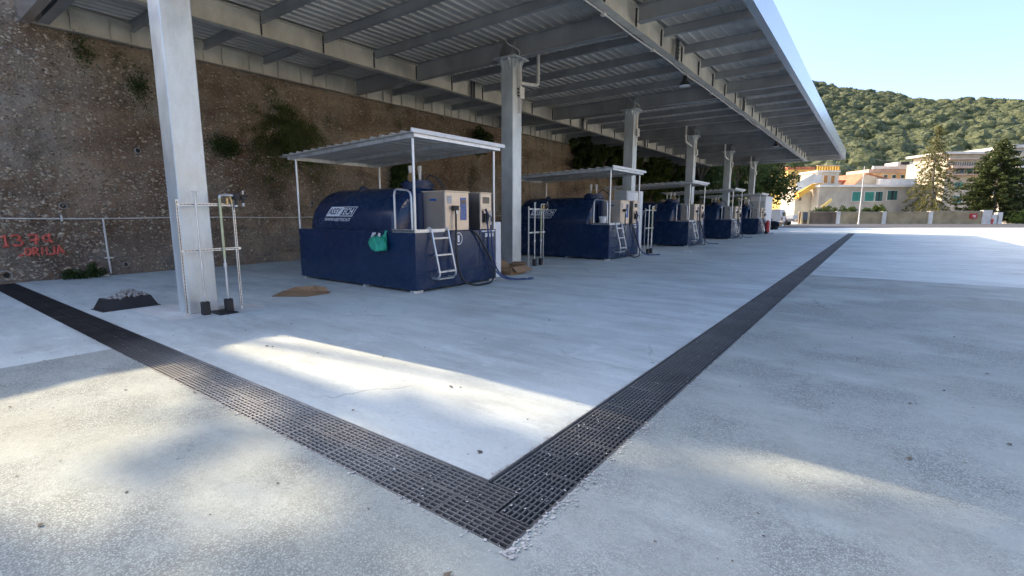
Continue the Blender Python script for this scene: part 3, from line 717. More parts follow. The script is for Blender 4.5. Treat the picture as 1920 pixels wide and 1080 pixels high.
    tt = MB()
    for i in range(16): tt.box(-.645+i*.04,-.622+i*.04,-.0165,-.0122,1.195,1.24)
    tt.build('edge_slots', M['dark_steel'], pf)
    MB().tube([(-.61,.03,1.226),(-.61,.03,1.93),(-.585,.03,2.0),(-.53,.03,2.03),(-.22,.03,2.0),(-.15,.03,1.96),(-.12,.03,1.88),(-.11,.03,1.226)], .021, 8).build('handrail', M['zinc'], t, smooth=True)
    # ladder
    ld = MB()
    for y in (.40,.86):
        ld.tube([(-.10,y,1.252),(-.02,y,1.275),(.04,y,1.24),(.09,y,1.0),(.24,y,.40),(.235,y,.32),(.18,y,.275),(.02,y,.27)], .019, 8)
    lad = ld.build('ladder', M['zinc'], t, smooth=True)
    for z in (1.07,.74,.41):
        x = .24-(z-.40)*.25; MB().box(x-.07,x+.02,.41,.85,z-.02,z+.012).build('rung', M['zinc'], lad)
    MB().box(.03,.20,.41,.85,.245,.262).build('rung', M['zinc'], lad)
    # dispensers
    def cab(y0, y1, main):
        c = MB().cbox(-.655,-.012,y0,y1,1.203,2.0,.006).build('dispenser', M['inox'], t)
        MB().cbox(-.011,.004,y0+.004,y1-.004,1.21,1.99,.003).build('front_panel', M['inox_face'], c)
        MB().box(-.68,.02,y0-.012,y1+.012,2.001,2.022).build('lid', M['inox_face'], c)
        return c
    c = cab(.84,1.55,1)
    MB().cbox(.0045,.012,1.28,1.47,1.42,1.89,.002).build('blue_panel', M['blue_panel'], c)
    MB().box(.0125,.015,1.30,1.45,1.76,1.84).build('panel_print', M['screen'], c)
    MB().cbox(.0045,.010,.88,1.02,1.76,1.92,.002).build('display', M['pale_label'], c)
    for i in range(3):
        for j in range(2): MB().box(.0105,.013,.90+i*.038,.925+i*.038,1.79+j*.055,1.825+j*.055).build('key', M['grey_box'], c)
    MB().cbox(.0045,.10,1.0,1.15,1.62,1.72,.01).build('holster', M['black'], c)
    MB().box(-.45,-.25,.828,.8345,1.82,1.86).build('side_label', M['blue_panel'], c)
    MB().tube(spl([(.07,1.075,1.62),(.08,1.06,1.2),(.12,1.02,.7),(.16,1.06,.35),(.22,1.18,.12),(.30,1.42,.035),(.30,1.7,.028),(.26,1.98,.035),(.2,2.16,.14),(.14,2.24,.36),(.10,2.16,.55),(.06,1.85,1.0),(.03,1.66,1.17),(-.02,1.6,1.215)]), .021, 8).build('hose', M['black'], c, smooth=True)
    MB().tube([(.055,1.09,1.70),(.07,1.09,1.62),(.07,1.09,1.55)], .03, 8).build('swivel', M['zinc'], c, smooth=True)
    c = cab(1.95,2.33,0)
    MB().cbox(.0045,.012,2.02,2.25,1.78,1.92,.002).build('display', M['screen'], c)
    MB().box(.0045,.010,1.99,2.05,1.35,1.62).build('holster_plate', M['dark_steel'], c)
    nz_ = MB().tube([(.05,2.06,1.66),(.07,2.09,1.58),(.09,2.12,1.50),(.07,2.11,1.40),(.06,2.10,1.32)], .026, 8).tube([(.09,2.12,1.52),(.14,2.16,1.48),(.14,2.15,1.38)], .012, 6)
    nz_.build('nozzle', M['navy_matt'], c, smooth=True)
    MB().cbox(.0045,.06,2.04,2.12,1.36,1.56,.01).build('nozzle_boot', M['black'], c)
    MB().tube([(.05,2.23,1.63),(.06,2.24,1.55),(.05,2.23,1.30)], .022, 8).build('hose_pipe', M['white_pipe'], c, smooth=True)
    MB().tube(spl([(.06,2.11,1.32),(.08,2.12,1.1),(.08,2.14,.7),(.10,2.20,.45),(.16,2.30,.24),(.26,2.46,.08),(.38,2.70,.03),(.50,2.98,.028)]), .018, 8).build('hose', M['blue_hose'], c, smooth=True)
    MB().tube(spl([(.05,2.24,1.30),(.07,2.26,.9),(.09,2.30,.5),(.14,2.42,.22),(.28,2.62,.06),(.50,2.86,.026),(.62,3.06,.026),(.60,3.16,.026),(.52,3.08,.026)]), .018, 8).build('hose', M['blue_hose'], c, smooth=True)
    MB().box(.0015,.006,1.98,2.44,1.15,1.18).build('label_strip', M['white_print'], bd)
    for i in range(3): MB().box(.0015,.006,2.10+i*.11,2.18+i*.11,1.03,1.12).build('notice', M['white_print'] if i < 2 else M['grey_box'], bd)
    # rain roof on four posts
    rr = MB()
    def zroof(x): return 2.83 + (x+4.12)/4.12*.13
    posts = [MB().tube([(x,y,1.2),(x,y,zroof(x))], .028, 10) for x in (-4.09,-.03) for y in (.03,2.46)]
    fr = MB()
    for y in (.0,1.25,2.5): fr.bar((-4.3,y,zroof(-4.3)+.04),(.04,y,zroof(.04)+.04), .05, .075)
    for x in (-4.32,.065): fr.bar((x,-.04,zroof(x)+.045),(x,2.56,zroof(x)+.045), .04, .08)
    frame = fr.build('roof_frame', M['zinc'], t)
    for p in posts: p.build('post', M['zinc'], frame, smooth=True)
    sheetp = []; x = -4.62; 
    while x < .05:
        for dx, dz in ((0,0),(.20,0),(.225,.04),(.275,.04),(.30,0)):
            if dx == 0 and sheetp: continue
            if x+dx <= .13: sheetp.append((x+dx, zroof(x+dx)+.088+dz))
        x += .30
    top_ = [(px, pz+.005) for px, pz in reversed(sheetp)]
    n_ = len(sheetp); V = []
    for yy in (-.12, 2.66): V += [(px, yy, pz) for px, pz in sheetp] + [(px, yy, pz) for px, pz in reversed(top_)]
    Fc = []; s2 = 2*n_
    for i in range(n_-1):
        Fc += [(i,i+1,s2+i+1,s2+i), (n_+i+1,n_+i,s2+n_+i,s2+n_+i+1), (i,n_+i,n_+i+1,i+1), (s2+i+1,s2+n_+i+1,s2+n_+i,s2+i)]
    Fc += [(0,s2,s2+n_,n_), (n_-1,2*n_-1,s2+2*n_-1,s2+n_-1)]
    MB().add(V, Fc).build('roof_sheet', M['deck'], frame)
    MB().bar((.12,-.13,zroof(.1)+.11),(.12,2.67,zroof(.1)+.11), .035, .075).build('flashing', M['white'], frame)
    return t
tank = make_tank()
TYS = [6.45+8.58*k for k in range(5)]
tlabels = ['blue fuel tank numbered 1 with a green bag on its side, nearest the camera',
 'blue fuel tank numbered 2 between the second and third columns, white tub on its platform', 'blue fuel tank just beyond the third column, middle one of the row',
 'blue fuel tank between the fourth and fifth columns', 'blue fuel tank at the far end beside the white cabin']
tanks = [tank]
for k in range(1,5):
    c = copy_tree(tank); c.location = (-7.1+.0*k, TYS[k], 0); tanks.append(c)
for t, l in zip(tanks, tlabels): t['label'] = l
def number(t, s):
    ring = MB(); n = 32; cy, cz = 1.22, 1.03
    for i in range(n):
        a, b_ = 2*math.pi*i/n, 2*math.pi*(i+1)/n; P_ = []
        for ang, r in ((a,.115),(b_,.115),(b_,.135),(a,.135)): P_.append((.004, cy+r*math.cos(ang)*.85, cz+r*math.sin(ang)))
        ring.add(P_, [(0,1,2,3)])
    V, Fc = text_geo(s, .2, 0, .008); V = fit(V, .06 if s == '1' else .08, .15, cy-.035, cz-.075); ring.add([(.004,p[0],p[1]) for p in V], Fc)
    ring.build('number_mark', M['white_print'], t)
number(tanks[0], '1'); number(tanks[1], '2')
# white tub standing on the second tank's platform
t = thing('tub', 'small white plastic tub on the platform of the second tank', 'tub', (-7.5,TYS[1]+.3,1.225))
MB().lathe([(.10,0),(.13,.2),(.14,.2),(.14,.215)], n=18).build('tub_body', M['white'], t, smooth=True)
MB().lathe([(.145,.216),(.145,.235),(.0701,.24)], n=18).build('lid', M['white'], t, smooth=True)

# green carrier bag hanging on the first tank
t = thing('carrier_bag', 'crumpled green carrier bag with rubbish hung on the side of the nearest tank', 'bag', (-8.1,6.42,.8))
bm_ = MB(); n = 18; prof = [(.10,.0),(.19,.03),(.235,.10),(.24,.18),(.20,.27),(.13,.30)]
V = []; 
for i,(r,z) in enumerate(prof):
    for k in range(n):
        a = 2*math.pi*k/n; j = 1+.16*math.sin(3*a+i)+.10*math.sin(7*a+2*i)+random.uniform(-.05,.05)
        V.append((r*math.cos(a)*j*1.05+.04*(z/.3)*0, max(-.16,min(.018, -.06+.10*math.sin(a)*j)), z+.02*math.sin(5*a)*(i>3)))
Fc = [(i*n+k, i*n+(k+1)%n, (i+1)*n+(k+1)%n, (i+1)*n+k) for i in range(len(prof)-1) for k in range(n)] + [tuple(range(n))]
bm_.add(V, Fc).build('bag_body', M['bag'], t, smooth=True)
MB().add([(.05,-.05,.26),(.22,-.02,.22),(.17,.005,.33),(.20,.02,.42),(.12,.02,.42),(.10,0,.34)], [(0,1,2,5),(5,2,3,4)]).add([(.07,-.09,.16),(.20,-.10,.18),(.16,-.03,.34),(.11,-.03,.34)], [(0,1,2,3)]).build('handle', M['bag'], t)
MB().bar((-.17,-.07,.25),(-.09,-.08,.36),.07,.05).build('carton', M['white'], t)
MB().bar((-.20,-.06,.27),(-.12,-.06,.31),.06,.05).build('wrapper', M['red'], t)
MB().bar((.0,-.07,.27),(.05,-.06,.36),.04,.03).bar((.07,-.08,.27),(.04,-.06,.33),.03,.03).build('paper', M['white'], t)
MB().bar((-.08,-.06,.27),(-.02,-.06,.34),.05,.04).build('bottle', M['black'], t)

# white upright panels beside the tanks
o = MB().cbox(-7.42,-7.30,9.10,9.40,0.02,1.36,.01).build('upright_panel', M['white']); tag(o, 'waist high white upright panel at the right end of the nearest tank', 'panel', 'white upright panels')
o = MB().cbox(-7.36,-7.28,18.0,18.28,0.02,2.4,.01).build('upright_panel', M['white']); tag(o, 'tall narrow white upright panel at the right end of the second tank', 'panel', 'white upright panels')
t = thing('electric_cabinet', 'pale grey electric cabinet standing in front of the third column', 'cabinet', (-8.1,18.75,0))
MB().cbox(-.28,.25,-.7,.55,.1,2.45,.01).build('body', M['grey_box'], t); MB().box(-.25,.22,-.66,.5,0,.099).build('plinth', M['dark_steel'], t)
MB().cbox(.2505,.27,-.66,-.08,.16,2.38,.006).build('door', M['white'], t); MB().cbox(.2505,.27,-.06,.51,.16,2.38,.006).build('door', M['white'], t)
t = thing('site_cabin', 'white prefabricated cabin beyond the last tank', 'cabin', (-7.8,45.4,0))
MB().cbox(-.58,.58,-1.5,1.5,.08,2.85,.02).build('body', M['white'], t); MB().box(-.62,.62,-1.55,1.55,2.852,2.95).build('roof', M['white'], t); MB().box(-.5,.5,-1.4,1.4,0,.079).build('skid', M['dark_steel'], t)
MB().cbox(-.5,.5,-1.53,-1.501,.9,2.6,.006).build('louver_panel', M['grey_box'], t)
t = thing('air_conditioner', 'white air conditioner unit with black fan left of the white cabin', 'air conditioner', (-8.75,43.3,0))
MB().cbox(-.38,.42,-.15,.15,2.15,2.75,.02).build('casing', M['white'], t)
MB().lathe([(.22,-.16),(.24,-.155),(.24,-.151)], (-.02,0,2.45), 'Y', 24).build('fan', M['black'], t)
for sx in (-.3,.3): MB().box(sx-.025,sx+.025,-.03,.03,0,2.149).build('stand', M['zinc'], t)
t = thing('fire_extinguisher', 'red wheeled fire extinguisher standing at the far end tank', 'fire extinguisher', (-6.75,42.5,0))
MB().lathe([(.10,.12),(.16,.15),(.16,.85),(.12,.95),(.05,1.0),(.05,1.08)], n=16).build('cylinder', M['red'], t, smooth=True)
for s_ in (-.2,.2): MB().lathe([(.12,-.025),(.13,0),(.12,.025)], (-.05,s_,.13), 'Y', 14).build('wheel', M['tyre'], t)
MB().tube([(-.12,-.16,.2),(-.15,-.16,1.1),(-.15,.16,1.1),(-.12,.16,.2)], .015, 6).build('handle', M['black'], t)
MB().tube([(0,.05,1.05),(.2,.05,.9),(.22,.05,.3)], .015, 6).build('hose', M['black'], t)

# ------------------------------------------------------------------ pipe racks at the columns
def angle(p, q, s_=.035, t_=.003):
    return MB().bar(p, q, s_, t_).bar((p[0]-.016,p[1],p[2]),(q[0]-.016,q[1],q[2]), .003, s_)
def make_rack():
    t = thing('pipe_rack', 'x', 'pipe rack', (-8.27,3.28,0), group='pipe racks beside the columns')
    def perf(y=None, z=None):
        b = MB(); hl = MB()
        if y is not None:
            b.box(-.02,.0,y-.018,y+.018,0,1.76)
            for i in range(34): hl.box(.0005,.003,y-.006,y+.006,.06+i*.05,.085+i*.05)
            hl.box(.0003,.0012,y-.0035,y+.0035,.061,1.734)
        else:
            b.box(.004,.022,-.40,.45,z-.02,z+.02)
            for i in range(16): hl.box(.0225,.025,-.36+i*.05,-.335+i*.05,z-.006,z+.006)
            hl.box(.0223,.0232,-.359,.414,z-.003,z+.003)
        return b, hl
    for y in (-.39,.40):
        b, h = perf(y=y); u = b.build('upright', M['zinc'], t); h.build('slot', M['dark_steel'], u)
    for z in (1.69,1.0):
        b, h = perf(z=z); u = b.build('crossbar', M['zinc'], t); h.build('slot', M['dark_steel'], u)
    for i, y in enumerate((-.16,.18)):
        p = MB().tube([(.05,y,.2),(.05,y,1.82)], .016, 10).build('pipe', M['zinc'], t, smooth=True)
        if i == 1: MB().tube([(.05,y,.85),(.05,y,1.80)], .019, 10).build('sleeve', M['yellow_tape'], p, smooth=True)
        MB().tube([(.05,y,.72),(.05,y,.78)], .027, 10).build('coupling', M['zinc'], p, smooth=True)
        MB().cbox(.0,.10,y-.055,y+.055,.0,.21,.012).build('foam_foot', M['black'], p)
    MB().tube([(.05,-.16,1.80),(.05,-.16,1.87)], .03, 8).bar((.05,-.20,1.875),(.05,-.10,1.885),.03,.015).build('valve', M['white_pipe'], t)
    v = MB().tube([(.05,.18,1.79),(.05,.19,1.83),(.05,.24,1.84),(.05,.42,1.84)], .02, 8)
    va = v.build('elbow', M['zinc'], t, smooth=True)
    MB().tube([(.05,.29,1.70),(.05,.29,1.80)], .02, 8).tube([(.05,.33,1.84),(.05,.36,1.70)], .014, 6).build('tap', M['brass'], va, smooth=True)
    MB().cbox(.01,.09,.38,.47,1.78,1.88,.01).cbox(.02,.08,.50,.58,1.77,1.84,.01).tube([(.05,.42,1.78),(.05,.42,1.64)], .022, 8).tube([(.05,.53,1.77),(.05,.53,1.70)], .016, 8).tube([(.05,.45,1.83),(.05,.62,1.83)],.012,6).build('regulator', M['black'], va)
    MB().tube([(.05,.42,1.69),(.05,.42,1.66)], .025, 8).tube([(.05,.53,1.72),(.05,.53,1.67)], .02, 8).tube([(.05,.54,1.86),(.05,.54,1.92)], .012, 8).build('bowl', M['white_pipe'], va, smooth=True)
    return t
rack = make_rack(); rack['label'] = 'perforated angle rack with two pipes standing at the nearest column'
for k, l in ((1,'pipe rack with two black footed pipes in front of the second tank by the column'), (2,'pipe rack with regulators standing beyond the second tank')):
    c = copy_tree(rack); c.location = (-8.2 if k == 1 else -7.1, 3.28+8.46*k+.55 if k == 1 else 18.55, 0); c['label'] = l
o = MB().cbox(-8.42,-7.98,3.22,3.50,.005,.018,.004).build('rubber_mat', M['black']); tag(o, 'small black rubber mat on the concrete under the rack at the nearest column', 'mat')

# mortar trough and rubble
t = thing('mortar_trough', 'upturned black plastic mortar trough on the concrete left of the nearest column', 'trough', (-10.0,2.6,0), R(4))
def trough(x, y, z, e): return [(-x,-y,z),(x,-y,z),(x,y,z),(-x,y,z)]
b = MB(); A = trough(.22,.38,.012,0); B = trough(.15,.31,.18,0)
b.add(A+B, [(3,2,1,0),(0,1,5,4),(1,2,6,5),(2,3,7,6),(3,0,4,7),(4,5,6,7)]); b.build('tub', M['black'], t)
MB().cbox(-.245,.245,-.405,.405,.0,.0115,.003).build('rim', M['black'], t)
b = MB()
for i in range(240):
    x = random.gauss(.0,.075); y = random.gauss(.03,.13); z = .175 + .115*math.exp(-(x*x/.014+(y-.03)**2/.03))*random.uniform(.35,1)
    if abs(x) < .16 and abs(y) < .31:
        s_ = random.uniform(.015,.045); v = tet*rng.uniform(.6,1.2,(6,3))*s_+np.array((x,y,z)); b.add(v, of)
o = b.build('rubble', M['mortar'], None, (-10.0,2.6,.002), rz=R(4)); tag(o, 'pile of broken grey mortar heaped on the upturned black trough', 'rubble', kind='stuff')

# cardboard
def folded(name, faces, t):
    for V_ in faces:
        V_ = [Vector(p) for p in V_]; nrm = (V_[1]-V_[0]).cross(V_[2]-V_[0]).normalized()*.005; k = len(V_)
        MB().add([p+nrm for p in V_]+[p-nrm for p in V_], [tuple(range(k)), tuple(range(2*k-1,k-1,-1))]+[(i,(i+1)%k,k+(i+1)%k,k+i) for i in range(k)]).build(name, M['card'], t)
def folded_flat(fs, t): folded('flap', [[(x,y,.006+(z-.006)*.5) for x,y,z in f] for f in fs], t)
t = thing('flattened_carton', 'brown flattened cardboard carton lying on the concrete before the nearest tank', 'cardboard', (-8.9,5.0,0))
folded_flat([[(-.15,-.42,.01),(.38,-.05,.03),(.1,.25,.10),(-.45,-.02,.07)], [(.38,-.05,.02),(.42,.42,.02),(.25,.55,.04),(.1,.22,.09)], [(-.45,-.02,.05),(-.2,.1,.24),(.05,.35,.26),(.1,.25,.09)],
     [(.05,.30,.08),(.0,.36,.26),(.16,.52,.20),(.25,.52,.04)], [(.1,.22,.09),(.14,.26,.30),(.18,.33,.08)], [(-.4,.05,.05),(-.35,.35,.02),(-.05,.5,.03),(.05,.32,.05)]], t)
t = thing('open_carton', 'open brown cardboard box with flaps spread at the foot of the second column', 'cardboard box', (-7.65,10.25,0), R(8))
folded('side', [[(.25,-.4,.0),(.25,.4,0),(.25,.4,.2),(.25,-.4,.2)], [(-.25,-.4,.0),(-.25,.4,0),(-.25,.4,.2),(-.25,-.4,.2)], [(-.25,-.4,0),(.25,-.4,0),(.25,-.4,.2),(-.25,-.4,.2)], [(-.25,.4,0),(.25,.4,0),(.25,.4,.2),(-.25,.4,.2)], [(-.24,-.39,.01),(.24,-.39,.01),(.24,.39,.01),(-.24,.39,.01)]], t)
folded('flap', [[(.256,-.38,.2),(.256,.38,.2),(.42,.46,.07),(.42,-.36,.07)], [(-.256,-.38,.2),(-.256,.38,.2),(-.40,.4,.30),(-.40,-.4,.30)], [(-.25,-.406,.2),(.25,-.406,.2),(.2,-.60,.12),(-.2,-.60,.12)], [(-.25,.406,.2),(.25,.406,.2),(.2,.58,.25),(-.2,.58,.25)]], t)
o = MB().cbox(-6.3,-5.95,20.2,20.5,.004,.03,.008).build('litter_sheet', M['white']); tag(o, 'crumpled white sheet lying on the concrete beyond the second tank', 'litter')

# ------------------------------------------------------------------ terrace and trees on top of the wall (they cast the dapples)
b = MB(); xs_ = [-16.25,-18.5,-24,-32,-45,-70]; zz_ = [WTOP-.8,WTOP-.5,WTOP+.5,WTOP+2,WTOP+5,WTOP+9]
for i in range(5): b.add([(xs_[i],-60,zz_[i]),(xs_[i+1],-60,zz_[i+1]),(xs_[i+1],64,zz_[i+1]),(xs_[i],64,zz_[i])], [(0,1,2,3)])
tag(b.build('terrace', M['scrub']), kind='structure')
LIT = [(-5.0,1.2,1.15,2.6,1),(-4.7,3.2,1.5,.9,1),(-3.4,3.2,.8,.42,1),(-2.2,3.3,.9,.34,.97),(-2.72,1.18,.60,.32,.97),(-3.6,2.5,.7,.28,.95),(-3.4,2.4,1.3,.62,.88),(-2.5,2.5,.7,.42,.94),(-2.9,2.75,1.2,.55,.93),(-3.8,.3,.35,.25,.95),(-3.15,1.65,.5,.30,.92),(-2.95,.65,.5,.3,.92),
       (-.25,3.2,.60,.28,.97),(.65,3.5,.9,.26,.94),(1.7,3.5,.9,.26,.94),(-1.1,2.8,.34,.20,.95),(-3.6,.35,.4,.24,.95),(-2.3,.55,.4,.25,.9)]
k_, ky = 1.275, 0.10
shade = {0:[],1:[],2:[]}
for i in range(22000):
    xg, yg = random.uniform(-3.9,6.5), random.uniform(-7,4.8)
    pr = max([p_ for a,b_,c_,d_,p_ in LIT if ((xg-a)/c_)**2+((yg-b_)/d_)**2 < 1.25] or [0])
    if random.random() < pr: continue
    if mnoise.noise(Vector((xg*1.9, yg*2.6, 5.5))) > .2 and random.random() < .86: continue
    z = random.uniform(20,29); x = xg-k_*z; y = yg-ky*z
    shade[min(2,max(0,int((y+10)/4)))].append((x,y,z))
for k in range(3):
    P_ = np.array(shade[k]); by = -8+4*k
    t = thing('broadleaf_tree', ('tall leafy tree on the bank above the wall, farthest left of the canopy','tall leafy tree on the bank above the wall, middle of the three','tall leafy tree on the bank above the wall, next to the canopy')[k], 'tree', (-33,by,10.3), group='tall trees on the bank above the wall')
    tr = MB().tube([(0,0,-.6),(.1,.2,6),(.2,0,12),(.1,0,17)], .2, 8, radii=[.45,.36,.24,.06])
    for q in range(10):
        a = q*.8; tr.tube([(.1,.1,7+q*.8),(math.cos(a)*2,math.sin(a)*1.2,9.5+q*.8),(math.cos(a)*5,math.sin(a)*1.8,11+q*.7)], .05, 5, radii=[.14,.09,.03])
    tr.build('trunk', M['bark'], t)
    link('crown', quadmesh('crown', leaves(P_-np.array((-33,by,10.3)), 1, .05, .26), M['leaf_mid']), t)

# ------------------------------------------------------------------ far side of the yard, frame (r, d): r along the street, d away from the yard
yw = R(YAW); RT = (math.cos(yw), math.sin(yw)); FH = (-math.sin(yw), math.cos(yw))
pit = R(PITCH)
def fw_(r, d): return (RT[0]*r+FH[0]*d, RT[1]*r+FH[1]*d)
def at(px, py, d):                        # a point of the photograph at street distance d
    u, v = (px-960)/F, -(py-540)/F; fh = math.cos(pit) - v*math.sin(pit); s_ = d/fh
    return s_*u, H + s_*(math.sin(pit)+v*math.cos(pit))
class Far:
    def __init__(s, name, label, cat, px, d, group=None):
        s.r0, _ = at(px, 401, d); s.d = d; x, y = fw_(s.r0, d)
        s.t = thing(name, label, cat, (x,y,0), yw, group)
    def rect(s, px0, py0, px1, py1, y0, y1, dd=0.0, c=0.0):
        a, z1 = at(px0, py0, s.d+dd); b_, z0 = at(px1, py1, s.d+dd)
        return MB().box(a-s.r0, b_-s.r0, y0, y1, z0, z1)
    def part(s, name, m, px0, py0, px1, py1, y0, y1, parent=None, dd=0.0):
        return s.rect(px0,py0,px1,py1,y0,y1,dd).build(name, m, parent or s.t)
    def window(s, px0, py0, px1, py1, sh='shutter', open_=False, y=0.0, parent=None):
        w_ = s.part('window', M['st_white'], px0-.8, py0-.8, px1+.8, py1+.8, y-.05, y-.002, parent)
        if open_:
            q = (px1-px0)*.28
            s.part('pane', M['glass'], px0+q, py0, px1-q, py1, y-.07, y-.052, w_)
            s.part('shutter', M[sh], px0, py0, px0+q, py1, y-.10, y-.052, w_); s.part('shutter', M[sh], px1-q, py0, px1, py1, y-.10, y-.052, w_)
        else:
            m_ = (px0+px1)/2
            s.part('shutter', M[sh], px0, py0, m_-.15, py1, y-.09, y-.052, w_); s.part('shutter', M[sh], m_+.15, py0, px1, py1, y-.09, y-.052, w_)
# street between yard and boundary wall
def strip(name, d0, d1, r0, r1, m, z):
    b = MB(); b.add([(*fw_(r0,d0),z),(*fw_(r1,d0),z),(*fw_(r1,d1),z),(*fw_(r0,d1),z)], [(0,1,2,3)]); return tag(b.build(name, m), kind='structure')
strip('street', 55, 75.2, 8, 200, M['asphalt'], 0.006)
strip('pavement', 75.2, 77, 8, 200, M['slab'], 0.012)
# boundary wall, built as bays with pilasters
bwl = Far('boundary_wall', 'low weathered ochre rendered wall with pale pilasters along the street', 'wall', 1660, 76)
px_p = [1497,1571,1657,1744,1843]
for i in range(4):
    top = 398 if i != 3 else 396.5
    bw = bwl.part('wall_bay', M['bwall_dark'] if i == 0 else M['bwall'], px_p[i]+2.2, top, px_p[i+1]-2.2, 421.5, 0, .3)
    bwl.part('coping', M['st_grey'], px_p[i]+2.2, top-1.0, px_p[i+1]-2.2, top-.05, -.05, .35, bw)
for p in px_p[1:4]: bwl.part('pilaster', M['st_white'], p-2.1, 396.5, p+2.1, 421.5, -.12, .4)
for p0, p1, tp in ((1843,1856,394),(1856.2,1869,403),(1869.2,1876,398)): bwl.part('gate_pier', M['st_white'], p0, tp, p1, 421.5, -.15, .45)
g = Far('notice_board', 'dark blue notice panel between yellow posts at the left of the street wall', 'notice board', 1509, 75.6)
g.part('panel', simple('faded blue panel', (0.05,0.08,0.11), .5), 1505, 399, 1514, 412, -.02, .02); g.part('post', M['st_yellow'], 1502.5, 398, 1504, 421.5, -.03, .03); g.part('post', M['st_yellow'], 1515, 398, 1516.5, 421.5, -.03, .03)
g = Far('wall_sign', 'small red square sign with white writing fixed on the street wall', 'sign', 1828, 75.7)
g.part('plate', M['red'], 1822, 400.5, 1832, 409.5, .0, .25)
for i, (a, c_) in enumerate(((1824.2,1830),(1825,1829.4))): g.part('lettering', M['white_print'], a, 404+2.0*i, c_, 405+2.0*i, -.01, -.001)
g = Far('hydrant', 'small red hydrant in front of the white gate pier', 'hydrant', 1862.5, 75.2)
b = MB().lathe([(.14,0),(.14,.08),(.10,.1),(.10,.55),(.15,.58),(.15,.66),(.10,.78),(.03,.84)], n=14); b.tube([(-.22,0,.45),(.22,0,.45)], .06, 8); b.build('body', M['red'], g.t, smooth=True)
MB().lathe([(.08,0),(.08,.05)], (0,-.16,.45), 'Y', 10).build('cap', M['red'], g.t)
g = Far('lamp_post', 'thin pale lamp post standing in front of the street wall', 'lamp post', 1611.5, 74)
zt = at(1612,312,74)[1]
MB().tube([(0,0,0),(0,0,2.2),(0,0,zt)], .07, 8, radii=[.11,.085,.04]).build('pole', M['white_pipe'], g.t, smooth=True); MB().lathe([(.16,0),(.16,.04),(.12,.3)], n=12).build('base', M['white_pipe'], g.t)

# low house
h1 = Far('low_house', 'low grey beige house with flat roof and green shutters behind the street wall', 'house', 1640, 86)
wl = h1.part('wall', M['st_grey'], 1537, 351, 1748, 425, 0, 9)
h1.part('roof', M['st_white'], 1534, 346.5, 1752, 350.8, -.5, 9.3)
for a in ((1598.5,360,1613.5,377,0),(1622,360,1637,377,0),(1642,359.5,1653,377,1),(1664.5,357.5,1680.5,375,1)): h1.window(*a[:4], sh='shutter' if a[4] == 0 else 'shutter_dark', open_=bool(a[4]))
h1.part('parapet', M['st_white'], 1722, 383, 1752, 404, -2.0, -1.8)
for i in range(8): h1.part('baluster', M['iron'], 1723+i*3.5, 376, 1723.6+i*3.5, 383, -1.95, -1.85)
# roofs behind the low house
def gable(fr, name, px0, py_e0, pxm, py_r, px1, py_e1, base, y0, y1, wallm, roofm):
    (a,za),(m_,zm),(c_,zc) = at(px0,py_e0,fr.d), at(pxm,py_r,fr.d), at(px1,py_e1,fr.d); zb = at(px0,base,fr.d)[1]; a -= fr.r0; m_ -= fr.r0; c_ -= fr.r0
    w_ = MB().prism([(a,zb),(c_,zb),(c_,zc),(m_,zm),(a,za)], 'Y', y0, y1).build(name, wallm, fr.t)
    for (p, q, r_, s_) in ((a,za,m_,zm),(m_,zm,c_,zc)):
        n_ = 6
        for i in range(n_):
            t0, t1 = i/n_, (i+.93)/n_
            P_ = []
            for yy in (y0-.4, y1+.2):
                for tt_ in (t0, t1): P_.append((p+(r_-p)*tt_, yy, q+(s_-q)*tt_+.06))
            Q_ = [(x,y,z+.12) for x,y,z in P_]
            MB().add(P_+Q_, [(0,1,3,2),(4,6,7,5),(0,4,5,1),(1,5,7,3),(3,7,6,2),(2,6,4,0)]).build('tile_course', roofm, w_)
h2 = Far('gabled_house', 'cream gabled house with red tiled roof rising behind the low house', 'house', 1650, 97)
gable(h2, 'wall', 1598, 349, 1622, 326, 1716, 349, 420, 0, 8, M['st_cream'], M['tile'])
h2.part('side_wing', M['st_white'], 1642, 336, 1700, 420, -1.2, -.1)
h3 = Far('terraced_house', 'small pale house with red roof between the stair tower and the gabled house', 'house', 1585, 101)
h3.part('wall', M['st_pink'], 1566, 341, 1600, 420, 0, 6); h3.part('roof', M['tile'], 1564, 338, 1602, 340.9, -.4, 6.2)
for a in (1576,1590): h3.part('window', M['glass'], a, 347, a+6, 350, -.05, -.002)
# stair tower
h4 = Far('stair_tower', 'pale tower house with orange outside staircase and roof terrace rail', 'house', 1550, 88)
wl = h4.part('wall', M['st_cream'], 1533, 323, 1571, 352, 0, 5); h4.part('cornice', M['st_white'], 1531, 319.8, 1574, 322.9, -.3, 5.3)
h4.window(1545,329,1550.5,343,'brown_shutter'); h4.window(1558.5,329.5,1563.5,344,'brown_shutter')
for i in range(9): h4.part('rail_post', M['stair_orange'], 1532+i*4.9, 311.5, 1533.8+i*4.9, 319.7, -.2, .0)
h4.part('rail', M['st_pink'], 1531, 310, 1573, 311.4, -.2, .0)
h4.part('lower_wall', M['st_cream'], 1494, 358, 1536, 424, .3, 5)
def fprism(fr, pts, y0, y1):
    return MB().prism([(at(px,py,fr.d)[0]-fr.r0, at(px,py,fr.d)[1]) for px, py in pts], 'Y', y0, y1)
fprism(h4, [(1490,373),(1519,352.5),(1534,352.5),(1534,344),(1517,345),(1490,362)][::-1], -1.2, .2).build('stair_side', M['stair_orange'], h4.t)
bal = fprism(h4, [(1486,361),(1517,344.5),(1533,343.5),(1533,342.4),(1517,343.2),(1486,359.6)][::-1], -1.25, -1.1).build('stair_string', M['st_white'], h4.t)
